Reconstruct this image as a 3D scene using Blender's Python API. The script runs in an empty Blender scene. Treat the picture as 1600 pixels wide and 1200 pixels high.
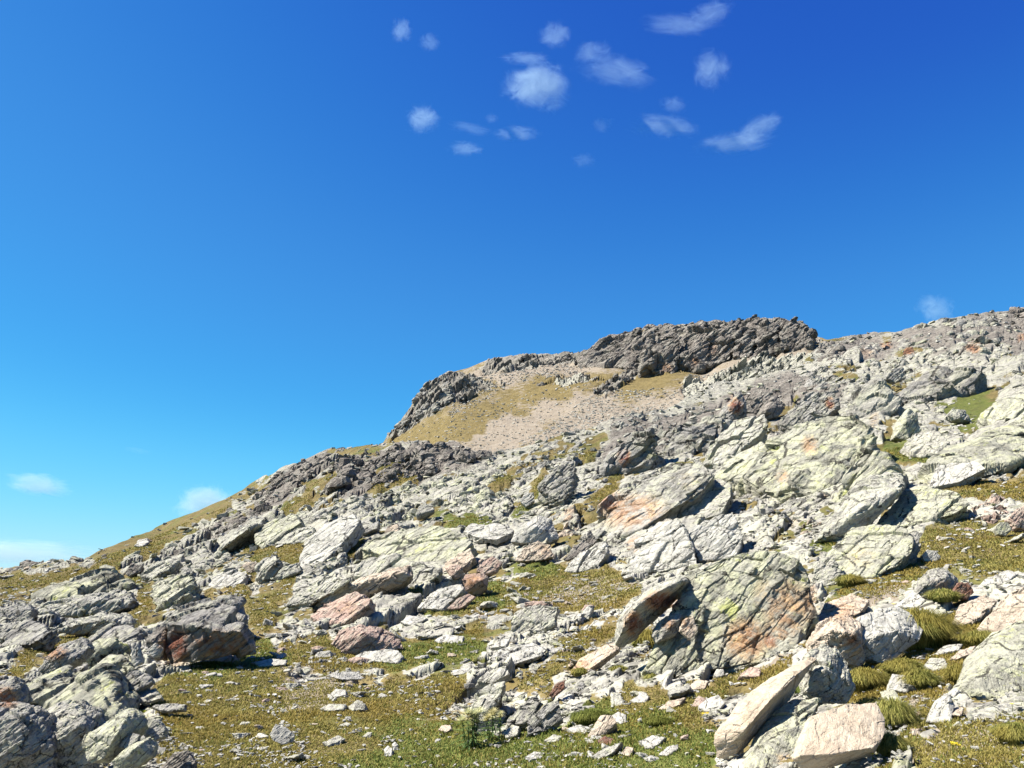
import bpy, bmesh, math, random, time
import numpy as np
from mathutils import Vector

T0 = time.time()
C = bpy.context.scene.collection
SC = bpy.context.scene
RNG = np.random.default_rng(7)
random.seed(7)

# ------------------------------------------------------------------ camera
F = 1256.0                       # focal length in photo pixels (1600 wide)
PITCH = math.atan(300.0 / F)
CP, SP = math.cos(PITCH), math.sin(PITCH)
CAMZ = 1.6
cam_d = bpy.data.cameras.new('camera')
cam = bpy.data.objects.new('camera', cam_d)
C.objects.link(cam)
cam.location = (0, 0, CAMZ)
cam.rotation_euler = (math.pi / 2 + PITCH, 0, 0)
cam_d.sensor_width = 36
cam_d.lens = F / 1600 * 36
cam_d.clip_start = 0.05
cam_d.clip_end = 20000
SC.camera = cam

# ------------------------------------------------------------------ light
SUN_EL, SUN_AZ = math.radians(51), math.radians(-95)      # azimuth from +Y (view) towards +X
sdir = Vector((math.sin(SUN_AZ) * math.cos(SUN_EL), math.cos(SUN_AZ) * math.cos(SUN_EL), math.sin(SUN_EL)))
sun_d = bpy.data.lights.new('sun', 'SUN')
sun_d.energy = 4.6
sun_d.angle = math.radians(0.5)
sun_d.color = (1.0, 0.955, 0.885)
sun = bpy.data.objects.new('sun', sun_d)
C.objects.link(sun)
sun.rotation_euler = sdir.to_track_quat('Z', 'Y').to_euler()
sun.location = sdir * 50

world = bpy.data.worlds.new('World')
SC.world = world
world.use_nodes = True
wn, wl = world.node_tree.nodes, world.node_tree.links
bg = wn['Background']
sky = wn.new('ShaderNodeTexSky')
sky.sky_type = 'NISHITA'
sky.sun_disc = False
sky.sun_elevation = SUN_EL
sky.sun_rotation = SUN_AZ
sky.altitude = 2600
sky.air_density = 1.0
sky.dust_density = 0.2
sky.ozone_density = 3.0
EXPOSURE = 1.66
# the thin deep blue of high mountain air: each channel of the sky gets its own gamma
sep = wn.new('ShaderNodeSeparateColor'); cmb = wn.new('ShaderNodeCombineColor')
wl.new(sky.outputs[0], sep.inputs[0])
SKYC = (((0.0, 0.0), (0.10, 0.016), (0.141, 0.028), (0.19, 0.050), (0.30, 0.075), (0.445, 0.15), (0.807, 0.34), (1.3, 0.55)),
        ((0.0, 0.0), (0.20, 0.112), (0.23, 0.150), (0.27, 0.205), (0.33, 0.275), (0.50, 0.42), (0.745, 0.63), (1.3, 0.86)),
        ((0.0, 0.0), (0.35, 0.50), (0.451, 0.60), (0.515, 0.66), (0.70, 0.80), (0.91, 0.92), (1.1, 1.0), (1.3, 1.04)))
for ch, pts_ in enumerate(SKYC):
    p0 = wn.new('ShaderNodeMath'); p0.operation = 'MULTIPLY'; p0.inputs[1].default_value = 0.1757 / 1.3
    fc = wn.new('ShaderNodeFloatCurve'); cv = fc.mapping.curves[0]
    while len(cv.points) < len(pts_): cv.points.new(0.5, 0.5)
    for q_, (x_, y_) in zip(cv.points, sorted(pts_)): q_.location = (x_ / 1.3, y_ / 1.3)
    fc.mapping.update()
    p1 = wn.new('ShaderNodeMath'); p1.operation = 'MULTIPLY'
    p1.inputs[1].default_value = 1.3 / (0.08 * 2 ** EXPOSURE)
    wl.new(sep.outputs[ch], p0.inputs[0]); wl.new(p0.outputs[0], fc.inputs['Value']); wl.new(fc.outputs[0], p1.inputs[0]); wl.new(p1.outputs[0], cmb.inputs[ch])
wl.new(cmb.outputs[0], bg.inputs['Color'])
bg.inputs['Strength'].default_value = 0.08
SC.view_settings.view_transform = 'Standard'
SC.view_settings.look = 'None'
SC.view_settings.gamma = 1
SC.view_settings.exposure = EXPOSURE
SC.cycles.volume_bounces = 0
SC.cycles.max_bounces = 5

# ------------------------------------------------------------------ numpy noise
def hsh(ix, iy, iz, s):
    h = (ix.astype(np.int64) * 374761393 + iy.astype(np.int64) * 668265263 + iz.astype(np.int64) * 2147483647 + s * 974634777)
    h = (h ^ (h >> 13)) & 0xFFFFFFFF
    h = (h * 1274126177) & 0xFFFFFFFF
    h = (h ^ (h >> 16)) & 0xFFFFFFFF
    h = (h * 2246822519) & 0xFFFFFFFF
    return (h ^ (h >> 13)) & 0xFFFFFFFF

def hf(ix, iy, iz, s):
    return hsh(ix, iy, iz, s) / 4294967296.0

def vnoise(p, s=0):
    """smooth value noise, p (N,3) -> -1..1"""
    f = np.floor(p)
    i = f.astype(np.int64)
    t = p - f
    t = t * t * t * (t * (t * 6 - 15) + 10)
    r = 0
    for dx in (0, 1):
        wx = t[:, 0] if dx else 1 - t[:, 0]
        for dy in (0, 1):
            wy = wx * (t[:, 1] if dy else 1 - t[:, 1])
            for dz in (0, 1):
                w = wy * (t[:, 2] if dz else 1 - t[:, 2])
                r = r + w * hf(i[:, 0] + dx, i[:, 1] + dy, i[:, 2] + dz, s)
    return r * 2 - 1

def fbm(p, octv=4, s=0, gain=0.5):
    a, r, n = 1.0, 0, 0
    for o in range(octv):
        r = r + a * vnoise(p * (2.03 ** o) + o * 17.3, s + o)
        n += a
        a *= gain
    return r / n

def vor3(p, s=0):
    f = np.floor(p).astype(np.int64)
    d1 = np.full(len(p), 9.0); d2 = np.full(len(p), 9.0)
    val = np.zeros(len(p))
    for dx in (-1, 0, 1):
        for dy in (-1, 0, 1):
            for dz in (-1, 0, 1):
                c = f + np.array((dx, dy, dz))
                ox = c[:, 0] + 0.1 + 0.8 * hf(c[:, 0], c[:, 1], c[:, 2], s)
                oy = c[:, 1] + 0.1 + 0.8 * hf(c[:, 0], c[:, 1], c[:, 2], s + 1)
                oz = c[:, 2] + 0.1 + 0.8 * hf(c[:, 0], c[:, 1], c[:, 2], s + 2)
                d = (ox - p[:, 0]) ** 2 + (oy - p[:, 1]) ** 2 + (oz - p[:, 2]) ** 2
                v = hf(c[:, 0], c[:, 1], c[:, 2], s + 3)
                m = d < d1
                d2 = np.where(m, d1, np.minimum(d2, d))
                val = np.where(m, v, val)
                d1 = np.where(m, d, d1)
    return val, np.sqrt(d1), np.sqrt(d2)

def slabs2(x, y, size, s, ang=0.6, asp=1.9, tilt=(0.5, 0.12)):
    """tilted fault blocks on the ground: height of the block every point stands on, in units of size"""
    ca, sa = math.cos(ang), math.sin(ang)
    u = (x * ca + y * sa) / (size * asp)
    v = (-x * sa + y * ca) / size
    fu, fv = np.floor(u).astype(np.int64), np.floor(v).astype(np.int64)
    best = np.full(len(x), 9.0); h = np.zeros(len(x)); d2 = np.full(len(x), 9.0)
    z = np.zeros_like(fu)
    for a in (-1, 0, 1):
        for b in (-1, 0, 1):
            cu, cv = fu + a, fv + b
            pu = cu + 0.05 + 0.9 * hf(cu, cv, z, s)
            pv = cv + 0.05 + 0.9 * hf(cu, cv, z, s + 1)
            du, dv = u - pu, v - pv
            # polygonal metric: blocky outlines
            k = hf(cu, cv, z, s + 2) * 1.2 - 0.6
            d = np.maximum(np.abs(du + k * dv), np.abs(dv - 0.5 * k * du)) + 0.25 * np.sqrt(du * du + dv * dv)
            r0 = hf(cu, cv, z, s + 3); r1 = hf(cu, cv, z, s + 4); r2 = hf(cu, cv, z, s + 5)
            gx = (tilt[0] + (r1 - 0.5) * 0.5); gy = (tilt[1] + (r2 - 0.5) * 0.7)
            wx = (du * asp * ca - dv * sa); wy = (du * asp * sa + dv * ca)
            hh = (r0 - 0.5) * 0.55 + gx * wx + gy * wy
            m = d < best
            d2 = np.where(m, best, np.minimum(d2, d))
            h = np.where(m, hh, h)
            best = np.where(m, d, best)
    return h, d2 - best

def sstep(a, b, x):
    t = np.clip((x - a) / (b - a), 0, 1)
    return t * t * (3 - 2 * t)

def poly_sd(px, py, poly):
    """signed distance in pixels to a polygon, positive inside"""
    P = np.array(poly, float)
    x1, y1 = P[:, 0], P[:, 1]
    x2, y2 = np.roll(x1, -1), np.roll(y1, -1)
    inside = np.zeros(px.shape, bool)
    dm = np.full(px.shape, 1e9)
    for a, b, c, d in zip(x1, y1, x2, y2):
        cond = ((b > py) != (d > py)) & (px < (c - a) * (py - b) / ((d - b) if d != b else 1e-9) + a)
        inside ^= cond
        ex, ey = c - a, d - b
        t = np.clip(((px - a) * ex + (py - b) * ey) / (ex * ex + ey * ey + 1e-9), 0, 1)
        dm = np.minimum(dm, (px - a - t * ex) ** 2 + (py - b - t * ey) ** 2)
    dm = np.sqrt(dm)
    return np.where(inside, dm, -dm)

# ------------------------------------------------------------------ rays
def ray(px, py):
    a = (np.asarray(px, float) - 800) / F
    b = (600 - np.asarray(py, float)) / F
    y = CP - b * SP
    return a / y, (SP + b * CP) / y           # x and z gained per metre of Y

def pt(px, py, Y):
    a, c = ray(px, py)
    return np.stack([a * Y, Y + 0 * a, CAMZ + c * Y], -1)

def proj(P):
    """world -> photo pixel"""
    x, y, z = P[:, 0], P[:, 1], P[:, 2] - CAMZ
    w = np.maximum(y * CP + z * SP, 1e-3)
    return 800 + F * x / w, 600 - F * (z * CP - y * SP) / w

def rbf_fit(ctrl):
    c = np.array(ctrl, float)
    X = c[:, :2] / 400.0
    r = np.linalg.norm(X[:, None] - X[None], axis=2)
    n = len(X)
    K = r + np.eye(n) * 0.02                    # biharmonic-like, gently smoothed
    Pm = np.hstack([np.ones((n, 1)), X])
    A = np.block([[K, Pm], [Pm.T, np.zeros((3, 3))]])
    w = np.linalg.solve(A, np.concatenate([np.log(c[:, 2]), np.zeros(3)]))
    def f(px, py):
        q = np.stack([px, py], -1).reshape(-1, 2) / 400.0
        out = np.zeros(len(q))
        for k in range(n):
            out += w[k] * np.sqrt(((q - X[k]) ** 2).sum(1))
        out += w[n] + q @ w[n + 1:]
        return out.reshape(np.shape(px))
    return f

# ------------------------------------------------------------------ object helpers
def tag(o, label=None, cat=None, group=None, kind=None):
    if label: o['label'] = label
    if cat: o['category'] = cat
    if group: o['group'] = group
    if kind: o['kind'] = kind
    return o

def mesh_np(name, V, Fq, mats=None, smooth=None, attrs=None, loc=None, parent=None):
    me = bpy.data.meshes.new(name)
    V = np.asarray(V, np.float32)
    if loc is not None:
        V = V - np.asarray(loc, np.float32)
    Fq = np.asarray(Fq, np.int32)
    k = Fq.shape[1]
    me.vertices.add(len(V)); me.vertices.foreach_set('co', V.ravel())
    me.loops.add(Fq.size); me.loops.foreach_set('vertex_index', Fq.ravel())
    me.polygons.add(len(Fq))
    me.polygons.foreach_set('loop_start', np.arange(0, Fq.size, k, dtype=np.int32))
    if smooth is not None:
        me.polygons.foreach_set('use_smooth', np.broadcast_to(smooth, (len(Fq),)).astype(bool))
    else:
        me.polygons.foreach_set('use_smooth', np.zeros(len(Fq), bool))
    me.update(calc_edges=True)
    for an, av in (attrs or {}).items():
        at = me.attributes.new(an, 'FLOAT', 'POINT')
        at.data.foreach_set('value', np.asarray(av, np.float32).ravel())
    for m in (mats or []):
        me.materials.append(m)
    o = bpy.data.objects.new(name, me)
    if loc is not None: o.location = loc
    if parent is not None: o.parent = parent
    C.objects.link(o)
    return o

# ------------------------------------------------------------------ materials
NB = Vector((-0.56, -0.22, 0.80)).normalized()      # bedding normal of the schist
NA = Vector((0.80, 0.10, 0.59)); NA = (NA - NB * NA.dot(NB)).normalized()
NC = NB.cross(NA)

class NT:
    def __init__(s, name):
        s.m = bpy.data.materials.new(name); s.m.use_nodes = True
        s.t = s.m.node_tree; s.n = s.t.nodes; s.l = s.t.links
        s.n.clear()
        s.out = s.n.new('ShaderNodeOutputMaterial')
    def nd(s, typ, **kw):
        x = s.n.new(typ)
        for k, v in kw.items():
            if k.startswith('i_'):
                x.inputs[k[2:].replace('_', ' ')].default_value = v
            else: setattr(x, k, v)
        return x
    def lk(s, a, b): s.l.new(a, b)
    def put(s, sock, v):
        if isinstance(v, bpy.types.NodeSocket): s.l.new(v, sock)
        else: sock.default_value = v
    def noise(s, vec, scale, detail=6, rough=0.6, dist=0.0, lac=2.0):
        x = s.nd('ShaderNodeTexNoise')
        s.put(x.inputs['Vector'], vec); s.put(x.inputs['Scale'], scale)
        x.inputs['Detail'].default_value = detail; x.inputs['Roughness'].default_value = rough
        x.inputs['Distortion'].default_value = dist; x.inputs['Lacunarity'].default_value = lac
        return x.outputs['Fac']
    def ramp(s, v, a, b, lo=0.0, hi=1.0):
        x = s.nd('ShaderNodeMapRange'); x.interpolation_type = 'SMOOTHSTEP'
        s.put(x.inputs['Value'], v); x.inputs['From Min'].default_value = a; x.inputs['From Max'].default_value = b
        x.inputs['To Min'].default_value = lo; x.inputs['To Max'].default_value = hi
        return x.outputs['Result']
    def math(s, op, a, b=0.0, c=None):
        x = s.nd('ShaderNodeMath'); x.operation = op
        s.put(x.inputs[0], a); s.put(x.inputs[1], b)
        if c is not None: s.put(x.inputs[2], c)
        return x.outputs[0]
    def mix(s, f, a, b, mode='MIX'):
        x = s.nd('ShaderNodeMix'); x.data_type = 'RGBA'; x.blend_type = mode
        s.put(x.inputs[0], f)
        s.put(x.inputs[6], a if isinstance(a, bpy.types.NodeSocket) else (*a, 1))
        s.put(x.inputs[7], b if isinstance(b, bpy.types.NodeSocket) else (*b, 1))
        return x.outputs[2]
    def attr(s, name, typ='GEOMETRY'):
        x = s.nd('ShaderNodeAttribute'); x.attribute_name = name; x.attribute_type = typ
        return x.outputs['Fac']
    def dot(s, v, d):
        x = s.nd('ShaderNodeVectorMath'); x.operation = 'DOT_PRODUCT'
        s.put(x.inputs[0], v); x.inputs[1].default_value = d
        return x.outputs['Value']
    def comb(s, a, b, c):
        x = s.nd('ShaderNodeCombineXYZ')
        s.put(x.inputs[0], a); s.put(x.inputs[1], b); s.put(x.inputs[2], c)
        return x.outputs[0]
    def bsdf(s, col, rough=0.9, bump=None, strength=0.6, dist=0.02, spec=0.25):
        b = s.nd('ShaderNodeBsdfPrincipled')
        s.put(b.inputs['Base Color'], col); s.put(b.inputs['Roughness'], rough)
        b.inputs['Specular IOR Level'].default_value = spec
        if bump is not None:
            bp = s.nd('ShaderNodeBump'); bp.inputs['Strength'].default_value = strength
            s.put(bp.inputs['Distance'], dist); s.put(bp.inputs['Height'], bump)
            s.lk(bp.outputs[0], b.inputs['Normal'])
        s.lk(b.outputs[0], s.out.inputs['Surface'])
        return b

def rock_colour(N, P, unit, pal, rustv, jo=1.0):
    """P world position, unit = socket: texture scale (1/m), returns colour, height"""
    ca, cb, clich, cyel, lich, dark = pal
    sx = N.comb(N.dot(P, NA[:]), N.dot(P, NC[:]), N.math('MULTIPLY', N.dot(P, NB[:]), 5.0))
    U = lambda k: N.math('MULTIPLY', unit, k)
    n1 = N.noise(P, U(1.3), 5, 0.6)
    st = N.noise(sx, U(2.6), 9, 0.68, 0.35)
    fine = N.noise(P, U(26.0), 5, 0.75)
    n2 = N.noise(P, U(5.0), 9, 0.74, 0.4)
    n3 = N.noise(P, U(2.7), 10, 0.78, 0.2)
    s8 = N.noise(sx, U(9.0), 8, 0.76)
    col = N.mix(N.ramp(n1, 0.38, 0.62), ca, cb)
    col = N.mix(N.ramp(st, 0.47, 0.64, 0.0, 0.65), col, tuple(c * 0.50 for c in cb))
    col = N.mix(N.ramp(n2, 0.47, 0.56, 0.0, lich), col, clich)
    col = N.mix(N.ramp(n3, 0.575, 0.64, 0.0, lich * 0.8), col, cyel)
    # rusty ironstained patches, painted where the rock is stained
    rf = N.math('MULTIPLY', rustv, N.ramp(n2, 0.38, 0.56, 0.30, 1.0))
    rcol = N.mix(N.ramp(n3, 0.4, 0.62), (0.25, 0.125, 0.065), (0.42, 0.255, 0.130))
    rcol = N.mix(N.ramp(rustv, 0.62, 0.95), rcol, (0.165, 0.056, 0.030))  # strongest stain turns brick red; also paints in shade on the overhanging slab's underside
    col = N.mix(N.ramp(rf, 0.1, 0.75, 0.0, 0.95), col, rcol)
    # crust lichen specks, crack shade put into the colour as dark bedding seams and joints
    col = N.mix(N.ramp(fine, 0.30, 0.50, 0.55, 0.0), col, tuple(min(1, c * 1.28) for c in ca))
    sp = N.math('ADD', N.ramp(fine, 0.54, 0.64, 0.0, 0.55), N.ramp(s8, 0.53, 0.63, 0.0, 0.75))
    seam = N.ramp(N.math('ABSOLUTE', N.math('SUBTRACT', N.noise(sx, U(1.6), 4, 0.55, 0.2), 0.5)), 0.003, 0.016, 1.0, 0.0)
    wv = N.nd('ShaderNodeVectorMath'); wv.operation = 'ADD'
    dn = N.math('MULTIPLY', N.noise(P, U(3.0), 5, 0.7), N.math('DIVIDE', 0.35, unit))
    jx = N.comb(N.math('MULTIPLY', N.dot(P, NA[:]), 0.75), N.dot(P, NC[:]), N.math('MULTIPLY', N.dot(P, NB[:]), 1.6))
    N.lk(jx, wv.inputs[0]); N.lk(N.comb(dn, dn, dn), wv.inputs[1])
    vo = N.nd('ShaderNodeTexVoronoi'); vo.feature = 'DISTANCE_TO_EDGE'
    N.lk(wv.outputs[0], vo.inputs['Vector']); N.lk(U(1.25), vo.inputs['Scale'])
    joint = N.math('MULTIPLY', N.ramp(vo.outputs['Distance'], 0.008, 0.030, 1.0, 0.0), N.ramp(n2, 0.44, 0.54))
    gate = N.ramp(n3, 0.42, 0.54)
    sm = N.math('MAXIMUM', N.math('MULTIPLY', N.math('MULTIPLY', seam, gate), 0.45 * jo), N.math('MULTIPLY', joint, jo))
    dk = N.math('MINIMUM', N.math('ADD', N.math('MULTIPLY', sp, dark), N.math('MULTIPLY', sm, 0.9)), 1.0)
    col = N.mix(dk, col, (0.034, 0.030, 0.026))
    h = N.math('ADD', N.math('MULTIPLY', st, 1.8), N.math('ADD', N.math('MULTIPLY', fine, 0.30), N.math('MULTIPLY', n2, 1.1)))
    h = N.math('SUBTRACT', N.math('ADD', h, N.math('MULTIPLY', s8, 0.8)), N.math('MULTIPLY', sm, 0.5))
    return col, h

#        base a              base b              pale lichen         yellow lichen      lichen dark
PALS = {
 'pale':   ((0.340, 0.322, 0.272), (0.245, 0.231, 0.195), (0.365, 0.358, 0.258), (0.36, 0.37, 0.15), 0.70, 0.55),
 'white':  ((0.395, 0.376, 0.328), (0.30, 0.285, 0.248), (0.395, 0.382, 0.292), (0.40, 0.39, 0.20), 0.35, 0.45),
 'lichen': ((0.320, 0.308, 0.240), (0.235, 0.225, 0.176), (0.368, 0.362, 0.238), (0.37, 0.385, 0.11), 0.95, 0.60),
 'grey':   ((0.270, 0.255, 0.225), (0.185, 0.173, 0.152), (0.330, 0.320, 0.235), (0.31, 0.31, 0.14), 0.60, 0.72),
 'dark':   ((0.215, 0.188, 0.158), (0.125, 0.108, 0.090), (0.260, 0.245, 0.200), (0.19, 0.185, 0.11), 0.50, 0.85),
 'tan':    ((0.43, 0.355, 0.268), (0.33, 0.262, 0.195), (0.41, 0.37, 0.27), (0.36, 0.33, 0.18), 0.28, 0.50),
 'pink':   ((0.360, 0.255, 0.200), (0.255, 0.178, 0.142), (0.375, 0.335, 0.260), (0.32, 0.305, 0.17), 0.55, 0.60),
 'smooth': ((0.440, 0.358, 0.262), (0.365, 0.290, 0.208), (0.43, 0.385, 0.30), (0.38, 0.35, 0.20), 0.30, 0.22),
 'rust':   ((0.190, 0.092, 0.058), (0.115, 0.056, 0.036), (0.25, 0.215, 0.170), (0.26, 0.20, 0.10), 0.40, 0.80),
}
ROCK = {}
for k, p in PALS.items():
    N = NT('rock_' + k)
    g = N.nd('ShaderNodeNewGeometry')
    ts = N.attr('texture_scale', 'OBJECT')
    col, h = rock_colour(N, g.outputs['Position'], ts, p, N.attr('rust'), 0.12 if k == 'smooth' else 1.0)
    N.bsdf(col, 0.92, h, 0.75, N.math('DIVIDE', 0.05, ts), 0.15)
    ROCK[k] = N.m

def ground_material():
    N = NT('mountain_ground')
    g = N.nd('ShaderNodeNewGeometry'); P = g.outputs['Position']
    rock, scree, green, tone, ts, rust = [N.attr(a) for a in ('rock', 'scree', 'green', 'tone', 'tsc', 'rust')]
    # a texture frequency that follows the size of what lies there
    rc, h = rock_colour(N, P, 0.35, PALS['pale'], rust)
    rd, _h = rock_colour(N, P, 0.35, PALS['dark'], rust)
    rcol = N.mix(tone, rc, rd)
    f1 = N.noise(P, 0.22, 12, 0.72)
    f2 = N.noise(P, 3.2, 10, 0.75)
    f3 = N.noise(P, 0.6, 12, 0.8, 0.5)
    brown = N.mix(N.ramp(f3, 0.4, 0.6), (0.118, 0.088, 0.033), (0.190, 0.146, 0.060))
    grn = N.mix(N.ramp(f2, 0.4, 0.62), (0.065, 0.082, 0.018), (0.150, 0.155, 0.042))
    gf = N.ramp(N.math('ADD', f1, N.math('MULTIPLY', green, 0.35)), 0.46, 0.66)
    gr = N.mix(gf, brown, grn)
    gr = N.mix(N.ramp(f2, 0.52, 0.64, 0.0, 0.55), gr, (0.035, 0.030, 0.013))
    gr = N.mix(N.ramp(N.noise(P, 0.42, 14, 0.86), 0.50, 0.60, 0.0, 0.55), gr, (0.062, 0.056, 0.022))
    # bleached soil and gravel showing between tufts
    gr = N.mix(N.ramp(N.noise(P, 1.1, 12, 0.78), 0.57, 0.66, 0.0, 0.6), gr, (0.27, 0.23, 0.17))
    v = N.nd('ShaderNodeTexVoronoi'); v.inputs['Scale'].default_value = 1.6
    v.inputs['Detail'].default_value = 3; v.inputs['Roughness'].default_value = 0.7
    N.lk(P, v.inputs['Vector'])
    sc1 = N.mix(N.ramp(f3, 0.38, 0.62), (0.200, 0.163, 0.118), (0.262, 0.222, 0.170))
    sc1 = N.mix(N.ramp(f2, 0.55, 0.68, 0.0, 0.5), sc1, (0.10, 0.082, 0.058))
    sc1 = N.mix(N.ramp(f2, 0.30, 0.44, 0.55, 0.0), sc1, (0.34, 0.31, 0.26))
    nz = N.math('SUBTRACT', N.noise(P, 0.5, 12, 0.78), 0.5)
    rm = N.ramp(N.math('ADD', rock, N.math('MULTIPLY', nz, 1.3)), 0.42, 0.58)
    sm = N.ramp(N.math('ADD', scree, N.math('MULTIPLY', nz, 1.6)), 0.40, 0.62)
    col = N.mix(sm, gr, sc1)
    col = N.mix(rm, col, rcol)
    hh = N.math('ADD', N.math('MULTIPLY', f2, 0.7), N.math('ADD', h, f3))
    N.bsdf(col, 0.95, hh, 0.8, N.math('MULTIPLY', ts, 0.05), 0.1)
    return N.m
GROUND = ground_material()

def leaf_material(name, c1, c2, scale=3.0):
    N = NT(name)
    g = N.nd('ShaderNodeNewGeometry')
    n = N.noise(g.outputs['Position'], scale, 5, 0.7)
    r = N.attr('shade')
    n9 = N.noise(g.outputs['Position'], scale * 0.35, 4, 0.6)
    v_ = N.math('ADD', N.math('MULTIPLY', n, 0.65), N.math('MULTIPLY', r, 0.42))
    col = N.mix(N.ramp(v_, 0.36, 0.70), c1, c2)
    col = N.mix(N.ramp(n9, 0.46, 0.60, 0.0, 0.5), col, tuple(a * k for a, k in zip(c2, (0.80, 0.64, 0.46))))
    b = N.bsdf(col, 0.8, spec=0.15)
    tr = N.nd('ShaderNodeBsdfTranslucent'); N.lk(col, tr.inputs[0])
    mx = N.nd('ShaderNodeMixShader'); mx.inputs[0].default_value = 0.3
    N.lk(b.outputs[0], mx.inputs[1]); N.lk(tr.outputs[0], mx.inputs[2]); N.lk(mx.outputs[0], N.out.inputs['Surface'])
    return N.m
GRASS = leaf_material('dry_grass', (0.120, 0.110, 0.024), (0.295, 0.248, 0.072), 0.9)
GRASS_GREEN = leaf_material('green_grass', (0.066, 0.096, 0.016), (0.185, 0.210, 0.050), 0.9)
TUFT = leaf_material('tuft_grass', (0.095, 0.108, 0.020), (0.30, 0.272, 0.075), 4)
THISTLE = leaf_material('thistle_leaf', (0.05, 0.10, 0.025), (0.14, 0.20, 0.07), 9)
THISTLE_HEAD = leaf_material('thistle_head', (0.42, 0.42, 0.22), (0.60, 0.60, 0.36), 9)
PETAL = leaf_material('yellow_petal', (0.75, 0.58, 0.02), (0.85, 0.70, 0.04), 9)
MOSS = leaf_material('cushion_moss', (0.20, 0.24, 0.03), (0.36, 0.38, 0.07), 9)

# ------------------------------------------------------------------ terrain: near hillside
HC = []
for px, col in {
    -500: [(1240, 8), (1100, 13), (1000, 24), (960, 50), (935, 110)],
    0:    [(1240, 8), (1200, 9), (1100, 13), (1040, 19), (1000, 27), (950, 48), (915, 85), (890, 125)],
    250:  [(1240, 8), (1200, 9.2), (1100, 13), (1040, 18), (1000, 24), (950, 38), (900, 62), (860, 95), (818, 150)],
    400:  [(1200, 9.2), (1100, 13), (1000, 23), (950, 31), (900, 44), (850, 66), (800, 100), (762, 145)],
    550:  [(1200, 9), (1100, 13), (1000, 22), (950, 28), (900, 37), (850, 48), (800, 63), (750, 88), (700, 128)],
    700:  [(1200, 8.8), (1100, 13), (1000, 21), (950, 27), (900, 34), (850, 44), (780, 62), (730, 84), (692, 110)],
    900:  [(1200, 7.5), (1100, 11), (1050, 14), (1000, 18), (950, 24), (900, 31), (850, 38), (780, 50), (720, 68), (672, 95)],
    1150: [(1200, 6.2), (1100, 9.2), (1050, 11.5), (1000, 14), (900, 21), (870, 26), (800, 35), (740, 46), (680, 66), (640, 88), (590, 135)],
    1350: [(1200, 5.2), (1100, 7.2), (1000, 10), (950, 12.5), (900, 16.5), (850, 22), (800, 27), (700, 42), (650, 58), (600, 88), (560, 128), (522, 190)],
    1600: [(1200, 4.4), (1100, 6), (1000, 8.6), (900, 13.5), (800, 22), (700, 35), (600, 62), (540, 108), (480, 190)],
    2100: [(1240, 3.6), (1000, 7), (800, 15), (600, 45), (430, 170)],
}.items():
    HC += [(px, y, Y) for y, Y in col]
for px in (-500, 100, 800, 1500, 2100):
    HC.append((px, 2400, 1.75)); HC.append((px, 1600, 3.6 if px > 1000 else 4.2))
hill_f = rbf_fit(HC)
CREST = np.array([(-500, 938), (-200, 912), (0, 888), (60, 880), (110, 872), (150, 860), (200, 842), (270, 812), (350, 780), (410, 745),
                  (480, 716), (520, 700), (600, 693), (700, 691), (760, 706), (830, 692), (950, 660), (1000, 652), (1060, 632),
                  (1120, 598), (1180, 588), (1240, 575), (1275, 548), (1292, 531), (1340, 522), (1400, 515), (1500, 497), (1560, 488), (1600, 481),
                  (1700, 462), (2100, 420)], float)

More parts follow.
